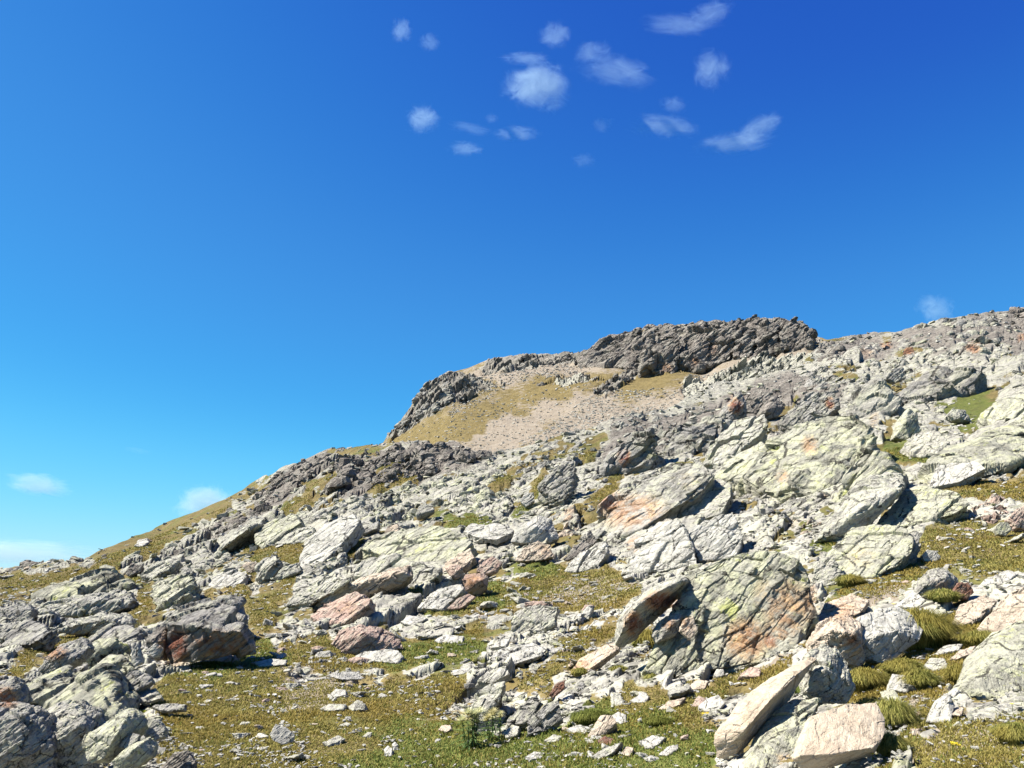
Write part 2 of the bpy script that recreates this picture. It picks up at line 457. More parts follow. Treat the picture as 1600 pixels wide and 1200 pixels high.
GRASSP = [
 [(0,945),(0,908),(60,900),(140,880),(160,840),(270,785),(345,760),(395,735),(420,735),(400,765),(325,812),(280,850),(200,880),(150,900),(90,915),(40,930)],
 [(205,900),(240,905),(235,950),(215,990),(200,975),(210,935)],
 [(300,930),(330,915),(400,930),(450,900),(480,900),(440,950),(430,1000),(400,1010),(390,960),(350,935)],
 [(240,1060),(300,1045),(420,1040),(450,1060),(560,1062),(700,1050),(745,1045),(700,1120),(780,1140),(880,1130),(980,1085),(1110,1065),(1120,1190),(1130,1300),(250,1300),(258,1150),(240,1100)],
 [(390,1030),(440,1000),(500,975),(520,1000),(640,990),(700,1000),(760,960),(760,1000),(740,1040),(640,1045),(450,1045)],
 [(650,930),(700,950),(750,905),(860,880),(1000,905),(1020,920),(960,950),(900,962),(800,950),(700,975)],
 [(880,1000),(960,970),(960,1000),(890,1040),(860,1080),(800,1060),(850,1030)],
 [(1310,920),(1350,895),(1430,865),(1440,820),(1520,800),(1560,820),(1700,840),(1700,890),(1540,895),(1490,890),(1440,890),(1400,930),(1340,930)],
 [(1480,765),(1600,735),(1700,730),(1700,780),(1530,778),(1500,770)],
 [(1380,700),(1385,640),(1400,650),(1400,690),(1480,720),(1440,725),(1400,725)],
 [(1470,640),(1530,612),(1575,595),(1590,600),(1540,630),(1550,670),(1500,690),(1490,650)],
 [(1320,1040),(1340,1030),(1400,1030),(1440,950),(1480,980),(1490,1020),(1470,1080),(1420,1110),(1390,1160),(1330,1090)],
 [(430,795),(480,762),(520,742),(520,770),(460,800),(420,818)],
 [(520,710),(560,698),(600,700),(560,708),(530,718)],
 [(380,850),(460,850),(475,870),(440,905),(390,895)],
 [(905,745),(985,728),(1005,735),(930,790),(905,790),(940,760)],
 [(800,775),(850,740),(845,770),(830,800),(800,805)],
 [(690,815),(740,798),(780,800),(750,822),(700,826)],
 [(0,1060),(40,1020),(130,985),(135,998),(75,1020),(20,1062)],
 [(600,735),(640,725),(640,745),(590,760)],
 [(540,840),(590,835),(560,860),(520,880),(500,885)],
 [(900,705),(930,700),(935,725),(905,735)],
 [(1180,648),(1230,640),(1245,630),(1240,645),(1200,660)],
 [(1270,840),(1310,842),(1290,865),(1262,865)],
 [(760,740),(800,735),(780,760),(750,760)],
 [(1480,960),(1640,940),(1640,1000),(1540,990),(1490,1060),(1470,1100),(1400,1220),(1360,1220),(1400,1120),(1440,1080)],
 [(1420,1180),(1470,1120),(1520,1110),(1640,1130),(1640,1230),(1420,1230)],
 [(1110,1050),(1200,1040),(1260,1010),(1290,930),(1330,910),(1340,950),(1290,1000),(1240,1030),(1180,1070),(1110,1090)],
]
GRAVELP = [[(1440,950),(1500,1000),(1480,1080),(1400,1150),(1390,1120),(1450,1040)], [(1270,1000),(1300,930),(1440,920),(1420,950),(1330,970),(1240,1040),(1120,1070),(1120,1045)],
  [(1330,915),(1430,905),(1400,945),(1330,950)], [(1420,1180),(1480,1110),(1640,1120),(1640,1230),(1420,1230)], [(880,900),(1010,905),(960,950),(820,955)], [(440,1040),(560,1045),(560,1110),(440,1120)]]
GREENP = [
 [(560,1180),(620,1130),(740,1120),(800,1140),(880,1100),(980,1120),(1120,1150),(1120,1240),(500,1240)],
 [(260,1045),(300,1035),(400,1022),(420,990),(440,1020),(330,1045)],
 [(600,1020),(720,1000),(760,1010),(740,1035),(620,1035)],
 [(690,815),(740,798),(780,800),(750,822),(700,826)],
 [(800,790),(835,780),(830,800),(800,812)],
 [(1200,870),(1290,840),(1300,860),(1250,880)],
 [(650,935),(760,890),(860,880),(800,915),(700,960)],
 [(1390,690),(1400,720),(1470,725),(1480,700)],
 [(1480,625),(1530,612),(1550,670),(1500,690)],
]
DARKP = [   # naturally dark schist bands
 [(515,775),(520,730),(560,700),(700,686),(770,702),(760,720),(700,740),(620,750),(560,765)],
 [(380,800),(430,745),(480,712),(520,705),(510,735),(470,770),(410,810),(340,840),(310,835)],
 [(940,670),(1000,645),(1120,640),(1150,660),(1130,700),(1060,715),(1040,690),(1020,720),(960,745),(940,720)],
 [(1100,640),(1160,605),(1240,590),(1330,600),(1310,650),(1230,670),(1160,660)],
 [(1290,540),(1400,515),(1620,475),(1620,545),(1500,560),(1400,550),(1330,560)],
]
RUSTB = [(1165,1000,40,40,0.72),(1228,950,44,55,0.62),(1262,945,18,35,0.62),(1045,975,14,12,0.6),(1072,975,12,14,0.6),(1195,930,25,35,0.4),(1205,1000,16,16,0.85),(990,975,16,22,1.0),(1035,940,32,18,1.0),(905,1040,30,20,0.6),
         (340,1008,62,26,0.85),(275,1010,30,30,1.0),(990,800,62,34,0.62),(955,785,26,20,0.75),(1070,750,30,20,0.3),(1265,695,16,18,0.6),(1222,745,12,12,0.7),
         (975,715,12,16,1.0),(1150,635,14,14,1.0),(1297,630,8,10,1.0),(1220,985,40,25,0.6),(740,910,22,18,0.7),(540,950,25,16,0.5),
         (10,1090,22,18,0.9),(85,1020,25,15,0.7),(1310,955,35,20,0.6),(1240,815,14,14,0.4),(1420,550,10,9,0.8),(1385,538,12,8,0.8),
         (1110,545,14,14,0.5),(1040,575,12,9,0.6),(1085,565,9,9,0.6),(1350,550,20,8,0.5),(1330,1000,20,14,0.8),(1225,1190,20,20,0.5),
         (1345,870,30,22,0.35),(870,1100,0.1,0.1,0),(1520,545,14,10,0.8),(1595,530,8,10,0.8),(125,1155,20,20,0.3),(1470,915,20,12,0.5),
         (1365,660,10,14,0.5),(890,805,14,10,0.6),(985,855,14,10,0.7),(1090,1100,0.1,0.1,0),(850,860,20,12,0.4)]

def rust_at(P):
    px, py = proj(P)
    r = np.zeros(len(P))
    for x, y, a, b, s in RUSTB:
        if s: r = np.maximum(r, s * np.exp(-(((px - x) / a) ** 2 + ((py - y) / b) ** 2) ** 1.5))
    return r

def mask(px, py, polys, soft, jit=None):
    m = np.zeros(px.shape)
    for p in polys:
        P = np.array(p)
        box = (px > P[:, 0].min() - 40) & (px < P[:, 0].max() + 40) & (py > P[:, 1].min() - 40) & (py < P[:, 1].max() + 40)
        if not box.any(): continue
        sd = poly_sd(px[box], py[box], p)
        if jit is not None: sd = sd + jit[box]
        m[box] = np.maximum(m[box], sstep(-soft, soft, sd))
    return m

ncol = 1150
cx = np.concatenate([np.linspace(-500, -30, 90)[:-1], np.linspace(-30, 1630, ncol), np.linspace(1630, 2100, 90)[1:]])
NC_ = len(cx)
crest_y = np.interp(cx, CREST[:, 0], CREST[:, 1])
nr = 560
t = np.linspace(0, 1, nr)
rows_y = crest_y[None, :] + (1235 - crest_y[None, :]) * t[:, None]
foot = np.linspace(0, 1, 50)[1:] ** 1.4
rows_y = np.vstack([rows_y, 1235 + (2400 - 1235) * foot[:, None] + 0 * crest_y[None, :]])
PX = np.broadcast_to(cx, rows_y.shape).copy()
lY = hill_f(PX, rows_y)
lY = np.maximum.accumulate(lY[::-1] + np.arange(len(lY))[:, None] * 1e-5, axis=0)[::-1]
YY = np.exp(lY)
BASE = pt(PX.ravel(), rows_y.ravel(), YY.ravel()).reshape(*rows_y.shape, 3)

def hill_masks(px, py, P, Y):
    q = np.stack([P[:, 0], P[:, 1], P[:, 2]], -1)
    u = Y[:, None] / 12.0
    jit = (fbm(np.stack([px / 34, py / 22, 0 * px], -1), 4, 50)) * 26
    g = mask(px, py, GRASSP, 9, jit)
    gr = mask(px, py, GREENP, 16, jit * 1.5)
    dk = mask(px, py, DARKP, 10, jit)
    return g, gr, dk

flatP = BASE.reshape(-1, 3)
pxf, pyf, Yf = PX.ravel(), rows_y.ravel(), YY.ravel()
g, grn, dk = hill_masks(pxf, pyf, flatP, Yf)
rough = 1 - g
relief = np.zeros(len(flatP)); crack = np.zeros(len(flatP))
wx = flatP[:, 0] + 0.35 * fbm(flatP / 2.3, 3, 11) * np.clip(Yf / 25, 0.3, 2.5)
wy = flatP[:, 1] + 0.35 * fbm(flatP / 2.3 + 7, 3, 12) * np.clip(Yf / 25, 0.3, 2.5)
for k, s in enumerate((0.12, 0.38, 1.1, 3.2, 9.0)):
    q = s / Yf
    w = sstep(0.008, 0.020, q) * (1 - sstep(0.075, 0.17, q))
    h, e = slabs2(wx, wy, s, 100 + 10 * k, ang=0.55 + 0.1 * k)
    relief += w * s * h * (0.22 if k > 1 else 0.26)
    crack += w * (1 - sstep(0.0, 0.10, e)) * s * 0.11
relief -= crack
big = fbm(flatP / np.array([7.0, 10.0, 1e9]), 3, 33) * np.clip(Yf * 0.012, 0, 1.6)
fine = fbm(flatP * (14.0 / np.maximum(Yf, 6))[:, None], 4, 40) * Yf * 0.0035
relh = relief / (Yf * 0.008)
amp = np.where(pyf > 1300, 0.2, 1.0) * (0.25 + 0.75 * sstep(0, 45, pyf - np.tile(crest_y, len(rows_y))))
rockm = np.clip(rough * 0.98 + 0.16 * np.clip(relh, -2, 1.2) - 0.12, 0, 1)
# little turf pockets in the low places of the rocky ground
pocket = sstep(-0.05, 0.35, fbm(np.stack([pxf / 30, pyf / 17, 0 * pxf], -1), 3, 77)) * (1 - dk)
rockm = rockm * (1 - 0.75 * pocket * sstep(0.9, -0.3, relh))
dz = relief * (0.10 + 0.90 * rough * (1 - 0.4 * pocket)) * amp + big * 0.3 + fine * (0.5 + rough)
def blur(a):
    a = a.reshape(rows_y.shape); p = np.pad(a, 1, mode='edge')
    return (a * 4 + p[:-2, 1:-1] + p[2:, 1:-1] + p[1:-1, :-2] + p[1:-1, 2:]).ravel() / 8
dz = blur(blur(dz))
V = flatP.copy()
V[:, 2] += dz
V[:, 0] += 0.25 * dz * rough
V[:, 1] -= 0.10 * dz * rough
GRID = V.reshape(*rows_y.shape, 3)
GRASSM = g.reshape(rows_y.shape)
# rows behind the crest, falling away, and rows behind the camera
back = []
top = GRID[0]
for k in range(1, 13):
    d = 0.03 * k * k + 0.03 * k
    b = top.copy()
    b[:, 1] = top[:, 1] * (1 + d)
    b[:, 0] = top[:, 0] * (1 + d * 0.8)
    b[:, 2] = top[:, 2] - top[:, 1] * (0.02 * k + d * 0.42)
    back.append(b)
rear = GRID[-1].copy(); rear[:, 1] = -40; rear[:, 0] *= 25
ALL = np.vstack([np.array(back[::-1]), GRID, rear[None]])
nb_ = len(back)
def ext(a, v=None):
    a = a.reshape(rows_y.shape)
    return np.vstack([np.repeat(a[:1], nb_, 0), a, a[-1:]]).ravel()
nR = ALL.shape[0]
idx = np.arange(nR * NC_).reshape(nR, NC_)
quads = np.stack([idx[:-1, :-1], idx[1:, :-1], idx[1:, 1:], idx[:-1, 1:]], -1).reshape(-1, 4)
rk = ext(rockm)
smooth = rk[quads[:, 0]] < 0.4
hill = mesh_np('hillside', ALL.reshape(-1, 3), quads, [GROUND], smooth,
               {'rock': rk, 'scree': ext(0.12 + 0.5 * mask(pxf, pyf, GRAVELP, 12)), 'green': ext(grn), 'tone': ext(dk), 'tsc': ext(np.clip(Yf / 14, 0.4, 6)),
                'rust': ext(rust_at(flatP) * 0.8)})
tag(hill, 'rocky grass covered mountain slope of pale schist rising to the right', None, None, 'structure')

def ground(px, py):
    """surface point of the hillside at a photo pixel"""
    px = np.atleast_1d(np.asarray(px, float)); py = np.atleast_1d(np.asarray(py, float))
    c = np.clip(np.interp(px, cx, np.arange(NC_)), 0, NC_ - 1.001)
    ci = np.round(c).astype(int)
    cy = crest_y[ci]
    r = np.clip((py - cy) / (1235 - cy), 0, 1) * (nr - 1)
    ri = np.round(r).astype(int)
    return GRID[ri, ci]

def baseY(px, py):
    px = np.asarray(px, float); py = np.asarray(py, float)
    cy = np.interp(px, CREST[:, 0], CREST[:, 1])
    return np.exp(hill_f(px, np.maximum(py, cy)))

# ------------------------------------------------------------------ terrain: far mountain
MC = [(450,720,250),(600,686,300),(560,760,200),(650,660,290),(700,700,215),(700,640,270),(680,598,330),(720,580,350),(800,720,175),(800,640,250),(800,590,315),(830,556,370),
      (900,700,170),(900,620,250),(905,556,365),(1000,680,160),(1000,640,200),(1000,590,275),(1000,572,305),(1000,515,335),(1100,660,150),(1100,610,215),(1100,578,275),(1100,555,292),(1100,507,312),
      (1200,640,160),(1200,590,220),(1200,560,262),(1210,497,300),(1260,560,235),(1270,525,300),(1330,600,170),(1330,545,270),(1400,560,280),(500,760,260),(1400,640,200)]
mf = rbf_fit(MC)
MCREST = np.array([(480,800),(560,722),(600,686),(612,672),(625,655),(640,635),(655,612),(668,597),(685,588),(700,580),(730,572),(762,562),(815,555),(830,553),(905,553),(925,543),(950,529),
                   (980,519),(1020,512),(1060,507),(1100,505),(1150,503),(1190,497),(1220,497),(1250,503),(1262,512),(1272,523),(1290,531),(1330,545),(1400,590)], float)
mx_ = np.linspace(480, 1400, 560)
mcy = np.interp(mx_, MCREST[:, 0], MCREST[:, 1])
mnr = 210
mlow = np.interp(mx_, [480, 800, 1000, 1200, 1400], [830, 760, 720, 670, 650])
MPY = mcy[None] + (mlow[None] - mcy[None]) * np.linspace(0, 1, mnr)[:, None]
MPX = np.broadcast_to(mx_, MPY.shape).copy()
ml = mf(MPX, MPY)
ml = np.maximum.accumulate(ml[::-1] + np.arange(mnr)[:, None] * 1e-5, axis=0)[::-1]
MY = np.exp(ml)
MP = pt(MPX.ravel(), MPY.ravel(), MY.ravel())
CLIFF_TOP = [(880,566),(925,543),(950,529),(1020,510),(1100,503),(1200,494),(1250,500),(1275,522),(1290,535),(1265,545),(1235,545),(1200,562),(1150,557),(1100,576),(1040,580),(1010,572),(960,562),(920,572)]
MROCK = [CLIFF_TOP,
         [(596,690),(612,672),(640,635),(668,595),(700,578),(735,588),(785,600),(750,615),(700,637),(650,664)],
         [(740,575),(815,552),(905,552),(900,566),(850,572),(760,585)],
         [(920,615),(955,600),(990,570),(1000,582),(975,603),(945,617)],
         [(840,600),(905,590),(940,598),(880,606)],
         [(1060,600),(1120,590),(1180,560),(1250,560),(1330,540),(1350,640),(1100,680)]]
MGRASS = [[(596,695),(660,665),(760,620),(850,580),(920,580),(960,585),(1000,572),(1080,580),(1060,612),(975,640),(955,625),(930,610),(900,632),(860,662),(800,690),(770,720),(600,720)],
          [(1000,545),(1040,530),(1045,535),(1015,548)], [(1255,548),(1280,545),(1290,558),(1260,555)]]
mpx, mpy, mY = MPX.ravel(), MPY.ravel(), MY.ravel()
jit = fbm(np.stack([mpx / 22, mpy / 14, 0 * mpx], -1), 4, 60) * 14
mr = mask(mpx, mpy, MROCK, 5, jit * 0.5)
mg = mask(mpx, mpy, MGRASS, 22, jit * 2.4)
mrel = np.zeros(len(MP))
for k, s in enumerate((2.6, 7.5)):
    h, e = slabs2(MP[:, 0] + 1.5 * fbm(MP / 9, 3, 5), MP[:, 1] * 1.6, s, 300 + 10 * k, ang=0.3)
    mrel += s * h * 0.42 - (1 - sstep(0, 0.1, e)) * s * 0.10
mfine = fbm(MP / 4, 4, 70)
mbig = fbm(MP / np.array([28, 40, 1e9]), 3, 71)
mrel *= 0.3 + 0.7 * sstep(0, 14, mpy - np.tile(mcy, mnr))
mz = mrel * (0.05 + 0.95 * mr) + mfine * (0.35 + mr * 0.6) + mbig * 2.2 * (1 - mr)
MV = MP.copy(); MV[:, 2] += mz; MV[:, 1] -= mrel * mr * 1.2
MG = MV.reshape(*MPY.shape, 3)
mb = []
for k in range(1, 12):
    d = 0.012 * k * k
    b = MG[0].copy(); b[:, 1] *= 1 + d; b[:, 0] *= 1 + d * 0.6; b[:, 2] -= MG[0][:, 1] * (0.004 * k + d * 0.35)
    mb.append(b)
MALL = np.vstack([np.array(mb[::-1]), MG])
def mext(a):
    a = a.reshape(MPY.shape); return np.vstack([np.repeat(a[:1], len(mb), 0), a]).ravel()
mi = np.arange(MALL.shape[0] * 560).reshape(-1, 560)
mq = np.stack([mi[:-1, :-1], mi[1:, :-1], mi[1:, 1:], mi[:-1, 1:]], -1).reshape(-1, 4)
mdark = mask(mpx, mpy, [CLIFF_TOP, MROCK[1], MROCK[2], MROCK[3]], 5, jit * 0.5) * 0.85
rr = mext(mr)
mount = mesh_np('mountain', MALL.reshape(-1, 3), mq, [GROUND], rr[mq[:, 0]] < 0.4,
                {'rock': rr, 'scree': mext(np.clip(0.46 - 0.26 * mg + 0.55 * mask(mpx, mpy, [[(830,700),(880,660),(930,628),(1000,620),(1060,612),(1110,590),(1100,640),(950,690),(850,760),(780,760)],
                  [(735,582),(820,566),(905,566),(960,558),(985,570),(900,590),(850,585),(780,598)], [(1095,578),(1160,558),(1210,552),(1260,548),(1290,560),(1200,600),(1100,612)], [(700,715),(790,650),(860,625),(930,615),(900,640),(850,670),(780,720)]], 24, jit * 2.2), 0, 1)), 'green': mext(0.0 * mg - 0.75), 'tone': mext(mdark),
                 'tsc': mext(np.full(len(mpx), 6.0)), 'rust': mext(rust_at(MP) * 0.8)})
tag(mount, 'far mountain shoulder with dry grass, beige scree and dark summit cliff', None, None, 'structure')

def mground(px, py):
    ci = int(np.clip(round((px - 480) / 920 * 559), 0, 559))
    r = int(np.clip((py - mcy[ci]) / (mlow[ci] - mcy[ci]) * (mnr - 1), 0, mnr - 1))
    return MG[r, ci]
print('terrain', round(time.time() - T0, 1))

# ------------------------------------------------------------------ rocks
def hull(points):
    bm = bmesh.new()
    for p in points: bm.verts.new(p)
    r = bmesh.ops.convex_hull(bm, input=bm.verts)
    junk = [e for e in r['geom_interior'] if isinstance(e, bmesh.types.BMVert)]
    junk += [v for v in bm.verts if not v.link_faces]
    for v in set(junk): bm.verts.remove(v)
    bmesh.ops.triangulate(bm, faces=bm.faces)
    bm.verts.index_update()
    V = np.array([v.co[:] for v in bm.verts]); Fc = np.array([[v.index for v in f.verts] for f in bm.faces])
    bm.free()
    return V, Fc

def join(parts):
    Vs, Fs, n = [], [], 0
    for V, Fc in parts:
        Vs.append(V); Fs.append(Fc + n); n += len(V)
    return np.vstack(Vs), np.vstack(Fs)

NORM = {'L': (-0.42, -0.42, 0.80), 'U': (-0.18, -0.32, 0.93), 'F': (-0.30, -0.80, 0.52), 'S': (-0.62, -0.52, 0.58), 'R': (0.1, -0.75, 0.65)}

def slab_piece(outline, Y0, anchor, nrm, thick, far=False):
    """plate whose upper face has this outline, lying on a tilted plane through the anchor"""
    n = Vector(NORM[nrm]).normalized(); n = np.array(n)
    A = pt(anchor[0], anchor[1], Y0)
    o = np.array(outline, float)
    ax, az = ray(o[:, 0], o[:, 1])
    d = np.stack([ax, np.ones_like(ax), az], -1)
    c0 = np.array((0, 0, CAMZ))
    Yp = ((A - c0) @ n) / (d @ n)
    Yp = np.where(Yp <= 0, Y0 * 1.3, Yp)
    Yp = np.clip(Yp, Y0 * 0.93, Y0 * 1.45)
    if not far:
        Yp = np.minimum(Yp, np.maximum(baseY(o[:, 0], o[:, 1]) * 0.993, Y0 * 0.97))
    top = c0 + d * Yp[:, None]
    u = Y0 / F
    b = top + np.array((0.12, 0.9, -0.62)) * thick * u
    cen = top.mean(0); bulge = cen + n * thick * u * 0.10
    b = b.mean(0) + (b - b.mean(0)) * 1.06
    return hull(np.vstack([top, b, bulge[None]]))

def pts_piece(pts, Y0, back=30):
    """pts: (px, py, depth offset in pixels)"""
    a = np.array(pts, float); u = Y0 / F
    P = pt(a[:, 0], a[:, 1], Y0 + a[:, 2] * u)
    B = P + np.array((0.0, 1.0, -0.25)) * back * u
    B = B.mean(0) + (B - B.mean(0)) * 0.92
    return hull(np.vstack([P, B]))

def block(center, size, seed, flat=0.42, tilt=0.25):
    """angular block: box corners jittered, aligned with the bedding"""
    r = np.random.default_rng(seed)
    n = int(r.integers(9, 15))
    p = r.uniform(-1, 1, (n, 3)); p = np.sign(p) * np.abs(p) ** 0.45
    p = p * np.array((r.uniform(0.75, 1.3), r.uniform(0.5, 0.9), flat * r.uniform(0.6, 1.4)))
    a = np.array(NA); b = np.array(NC); c = np.array(NB)
    j = r.normal(0, tilt, 3); c = c + j; c /= np.linalg.norm(c)
    th = r.normal(0, 0.35); a = a * math.cos(th) + b * math.sin(th)
    a = a - c * (a @ c); a /= np.linalg.norm(a); b = np.cross(c, a)
    root = np.array([(-1.1, -0.9, -1.5), (1.1, -0.9, -1.5), (1.1, 0.9, -1.5), (-1.1, 0.9, -1.5), (-1.3, -1.1, -1.0), (1.3, -1.1, -1.0), (1.3, 1.1, -1.0), (-1.3, 1.1, -1.0)]) * size
    body = size * (p[:, :1] * a + p[:, 1:2] * b + p[:, 2:3] * c)
    B = hull(center + body)
    Rt = hull(np.vstack([center + body * 0.5 + np.array((0, 0, -0.15 * size)), center + root]))
    return join([B, Rt])

def in_poly(poly, n, rng):
    P = np.array(poly, float); out = []
    while len(out) < n:
        x = rng.uniform(P[:, 0].min(), P[:, 0].max(), 200); y = rng.uniform(P[:, 1].min(), P[:, 1].max(), 200)
        s = poly_sd(x, y, poly) > 0
        out += list(zip(x[s], y[s]))
    return out[:n]

def displace(V, Nn, size, u, rough, strat, seed):
    a, b, c = np.array(NA), np.array(NC), np.array(NB)
    L = np.stack([V @ a, V @ b, V @ c], -1)
    warp = np.stack([fbm(V * (2.2 / size) + k * 9, 3, seed + k) for k in range(3)], -1) * size * 0.045
    L = L + warp
    d = np.zeros(len(V))
    for lv, (fx, fy, fz, am, tl, cr) in enumerate(((1.9, 2.6, 5.2, 0.060, 0.10, 0.028), (5.0, 6.5, 15.0, 0.026, 0.040, 0.012), (13.0, 15.0, 36.0, 0.010, 0.015, 0.004))):
        q = L * (np.array((fx, fy, fz)) / size)
        kz = np.floor(q[:, 2]).astype(np.int64); zo = kz * 0
        q0 = q[:, 0] + 5 * hf(kz, zo, zo, seed + 11 + lv) + 0.45 * q[:, 1]
        k0 = np.floor(q0).astype(np.int64)
        q1 = q[:, 1] + 5 * hf(kz, k0, zo, seed + 12 + lv) - 0.3 * q[:, 0]
        k1 = np.floor(q1).astype(np.int64)
        c0, c1, c2 = q0 - k0 - .5, q1 - k1 - .5, q[:, 2] - kz - .5
        rn = hf(k0, k1, kz, seed + 20 + lv)
        t0 = hf(k0, k1, kz, seed + 30 + lv) - .5; t1 = hf(k0, k1, kz, seed + 40 + lv) - .5; t2 = hf(k0, k1, kz, seed + 50 + lv) - .5
        d += (rn - 0.5) * am + tl * (t0 * c0 + t1 * c1 + 0.7 * t2 * c2)
        e = np.minimum(0.5 - np.abs(c0), 0.5 - np.abs(c1)) 
        d -= cr * np.exp(-e / 0.03) * (hf(k0, k1, kz, seed + 60 + lv) > 0.35)
        d -= cr * 0.6 * np.exp(-(0.5 - np.abs(c2)) / 0.06) * (rn > 0.4)
    d += 0.030 * fbm(V * (3.0 / size), 4, seed + 40)
    tt = L[:, 2] * (16.0 / size) * strat + 1.3 * fbm(L * (1.5 / size), 2, seed + 50)
    k = np.floor(tt); fr = tt - k
    lay = hf(k.astype(np.int64), k.astype(np.int64) * 0, k.astype(np.int64) * 0, seed + 60)
    edge = fbm(L * np.array((6, 6, 24)) / size, 3, seed + 70)
    d += 0.020 * (lay - 0.5) * strat + 0.014 * edge * strat
    return V + Nn * (d * size * rough)[:, None]

STATS = []
def rock(name, label, cat, mat, pieces, Y, group=None, rough=1.0, strat=1.0, kind=None, vox=1.0, seed=None, far=False, resmax=160, grain=1.0):
    """one rock: the union of its pieces, weathered"""
    if seed is None: seed = (hash_label(label) % 9973)
    Vh, Fh = join(pieces)
    org = Vh.mean(0); org[2] = Vh[:, 2].min()
    ext_ = Vh.max(0) - Vh.min(0)
    size = float(np.sort(ext_)[-2] * 0.6 + np.sort(ext_)[-1] * 0.4)
    u = Y / F
    vs = max(u * 1.45 * vox, size / resmax)
    size *= grain
    me = bpy.data.meshes.new('hull'); me.from_pydata((Vh - org).tolist(), [], Fh.tolist())
    tmp = bpy.data.objects.new('hull', me); C.objects.link(tmp)
    md = tmp.modifiers.new('r', 'REMESH'); md.mode = 'VOXEL'; md.voxel_size = vs
    dg = bpy.context.evaluated_depsgraph_get(); dg.update()
    m2 = bpy.data.meshes.new_from_object(tmp.evaluated_get(dg))
    nv = len(m2.vertices)
    co = np.empty(nv * 3, np.float32); m2.vertices.foreach_get('co', co); co = co.reshape(-1, 3).astype(float)
    no = np.empty(nv * 3, np.float32); m2.vertices.foreach_get('normal', no); no = no.reshape(-1, 3).astype(float)
    bpy.data.objects.remove(tmp); bpy.data.meshes.remove(me)
    W = displace(co + org, no, size, u, rough, strat, seed)
    ne = len(m2.edges); ed = np.empty(ne * 2, np.int32); m2.edges.foreach_get('vertices', ed); ed = ed.reshape(-1, 2)
    lab_ = np.arange(nv)
    while True:
        m_ = np.minimum(lab_[ed[:, 0]], lab_[ed[:, 1]]); l2 = lab_.copy()
        np.minimum.at(l2, ed[:, 0], m_); np.minimum.at(l2, ed[:, 1], m_); l2 = l2[l2]; l2 = l2[l2]
        if (l2 == lab_).all(): break
        lab_ = l2
    ids, cnts = np.unique(lab_, return_counts=True)
    extra = []
    if (cnts > 0.06 * cnts.max()).sum() > 5:
        name, cat, kind = 'rubble', 'rubble', 'stuff'
    elif len(ids) > 1:
        order = ids[np.argsort(-cnts)]; big_ = cnts.max()
        nl = len(m2.loops); lv = np.empty(nl, np.int32); m2.loops.foreach_get('vertex_index', lv)
        q4 = lv.reshape(-1, 4)
        keepF = q4[lab_[q4[:, 0]] == order[0]]
        for i_ in order[1:]:
            if (lab_ == i_).sum() > 0.06 * big_: extra.append(q4[lab_[q4[:, 0]] == i_])
        def sub(fq):
            us, inv = np.unique(fq, return_inverse=True); return W[us], inv.reshape(-1, 4)
        for n_, fq in enumerate(extra):
            v_, f_ = sub(fq); lo = v_.mean(0); lo[2] = v_[:, 2].min()
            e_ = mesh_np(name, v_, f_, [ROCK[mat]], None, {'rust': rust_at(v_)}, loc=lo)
            e_['texture_scale'] = 1.0 / max(size * 0.55, u * 40)
            tag(e_, ' '.join((('largest', 'second largest', 'third largest', 'fourth largest', 'fifth largest')[min(n_, 4)] + ' loose piece beside the ' + label).split()[:16]), cat, 'loose pieces beside the ' + label)
        bpy.data.meshes.remove(m2)
        v_, f_ = sub(keepF)
        o = mesh_np(name, v_, f_, [ROCK[mat]], None, {'rust': rust_at(v_)}, loc=org)
        o['texture_scale'] = 1.0 / max(size * 0.55, u * 40)
        tag(o, label, cat, group, kind); STATS.append(len(v_))
        return o
    m2.vertices.foreach_set('co', (W - org).astype(np.float32).ravel())
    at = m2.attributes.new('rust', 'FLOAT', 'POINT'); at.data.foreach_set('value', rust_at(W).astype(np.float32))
    m2.polygons.foreach_set('use_smooth', np.zeros(len(m2.polygons), bool))
    m2.materials.clear(); m2.materials.append(ROCK[mat]); m2.name = name
    m2.update()
    o = bpy.data.objects.new(name, m2); C.objects.link(o); o.location = org
    o['texture_scale'] = 1.0 / max(size * 0.55, u * 40)
    tag(o, label, cat, group, kind)
    STATS.append(nv)
    return o

def hash_label(s):
    h = 5381
    for ch in s: h = (h * 33 + ord(ch)) & 0xFFFFFFF
    return h

def low(o):
    a = np.array([q[:2] for q in o], float); i = a[:, 1].argmax()
    return (a[:, 0].mean() * 0.5 + a[i, 0] * 0.5, a[i, 1])

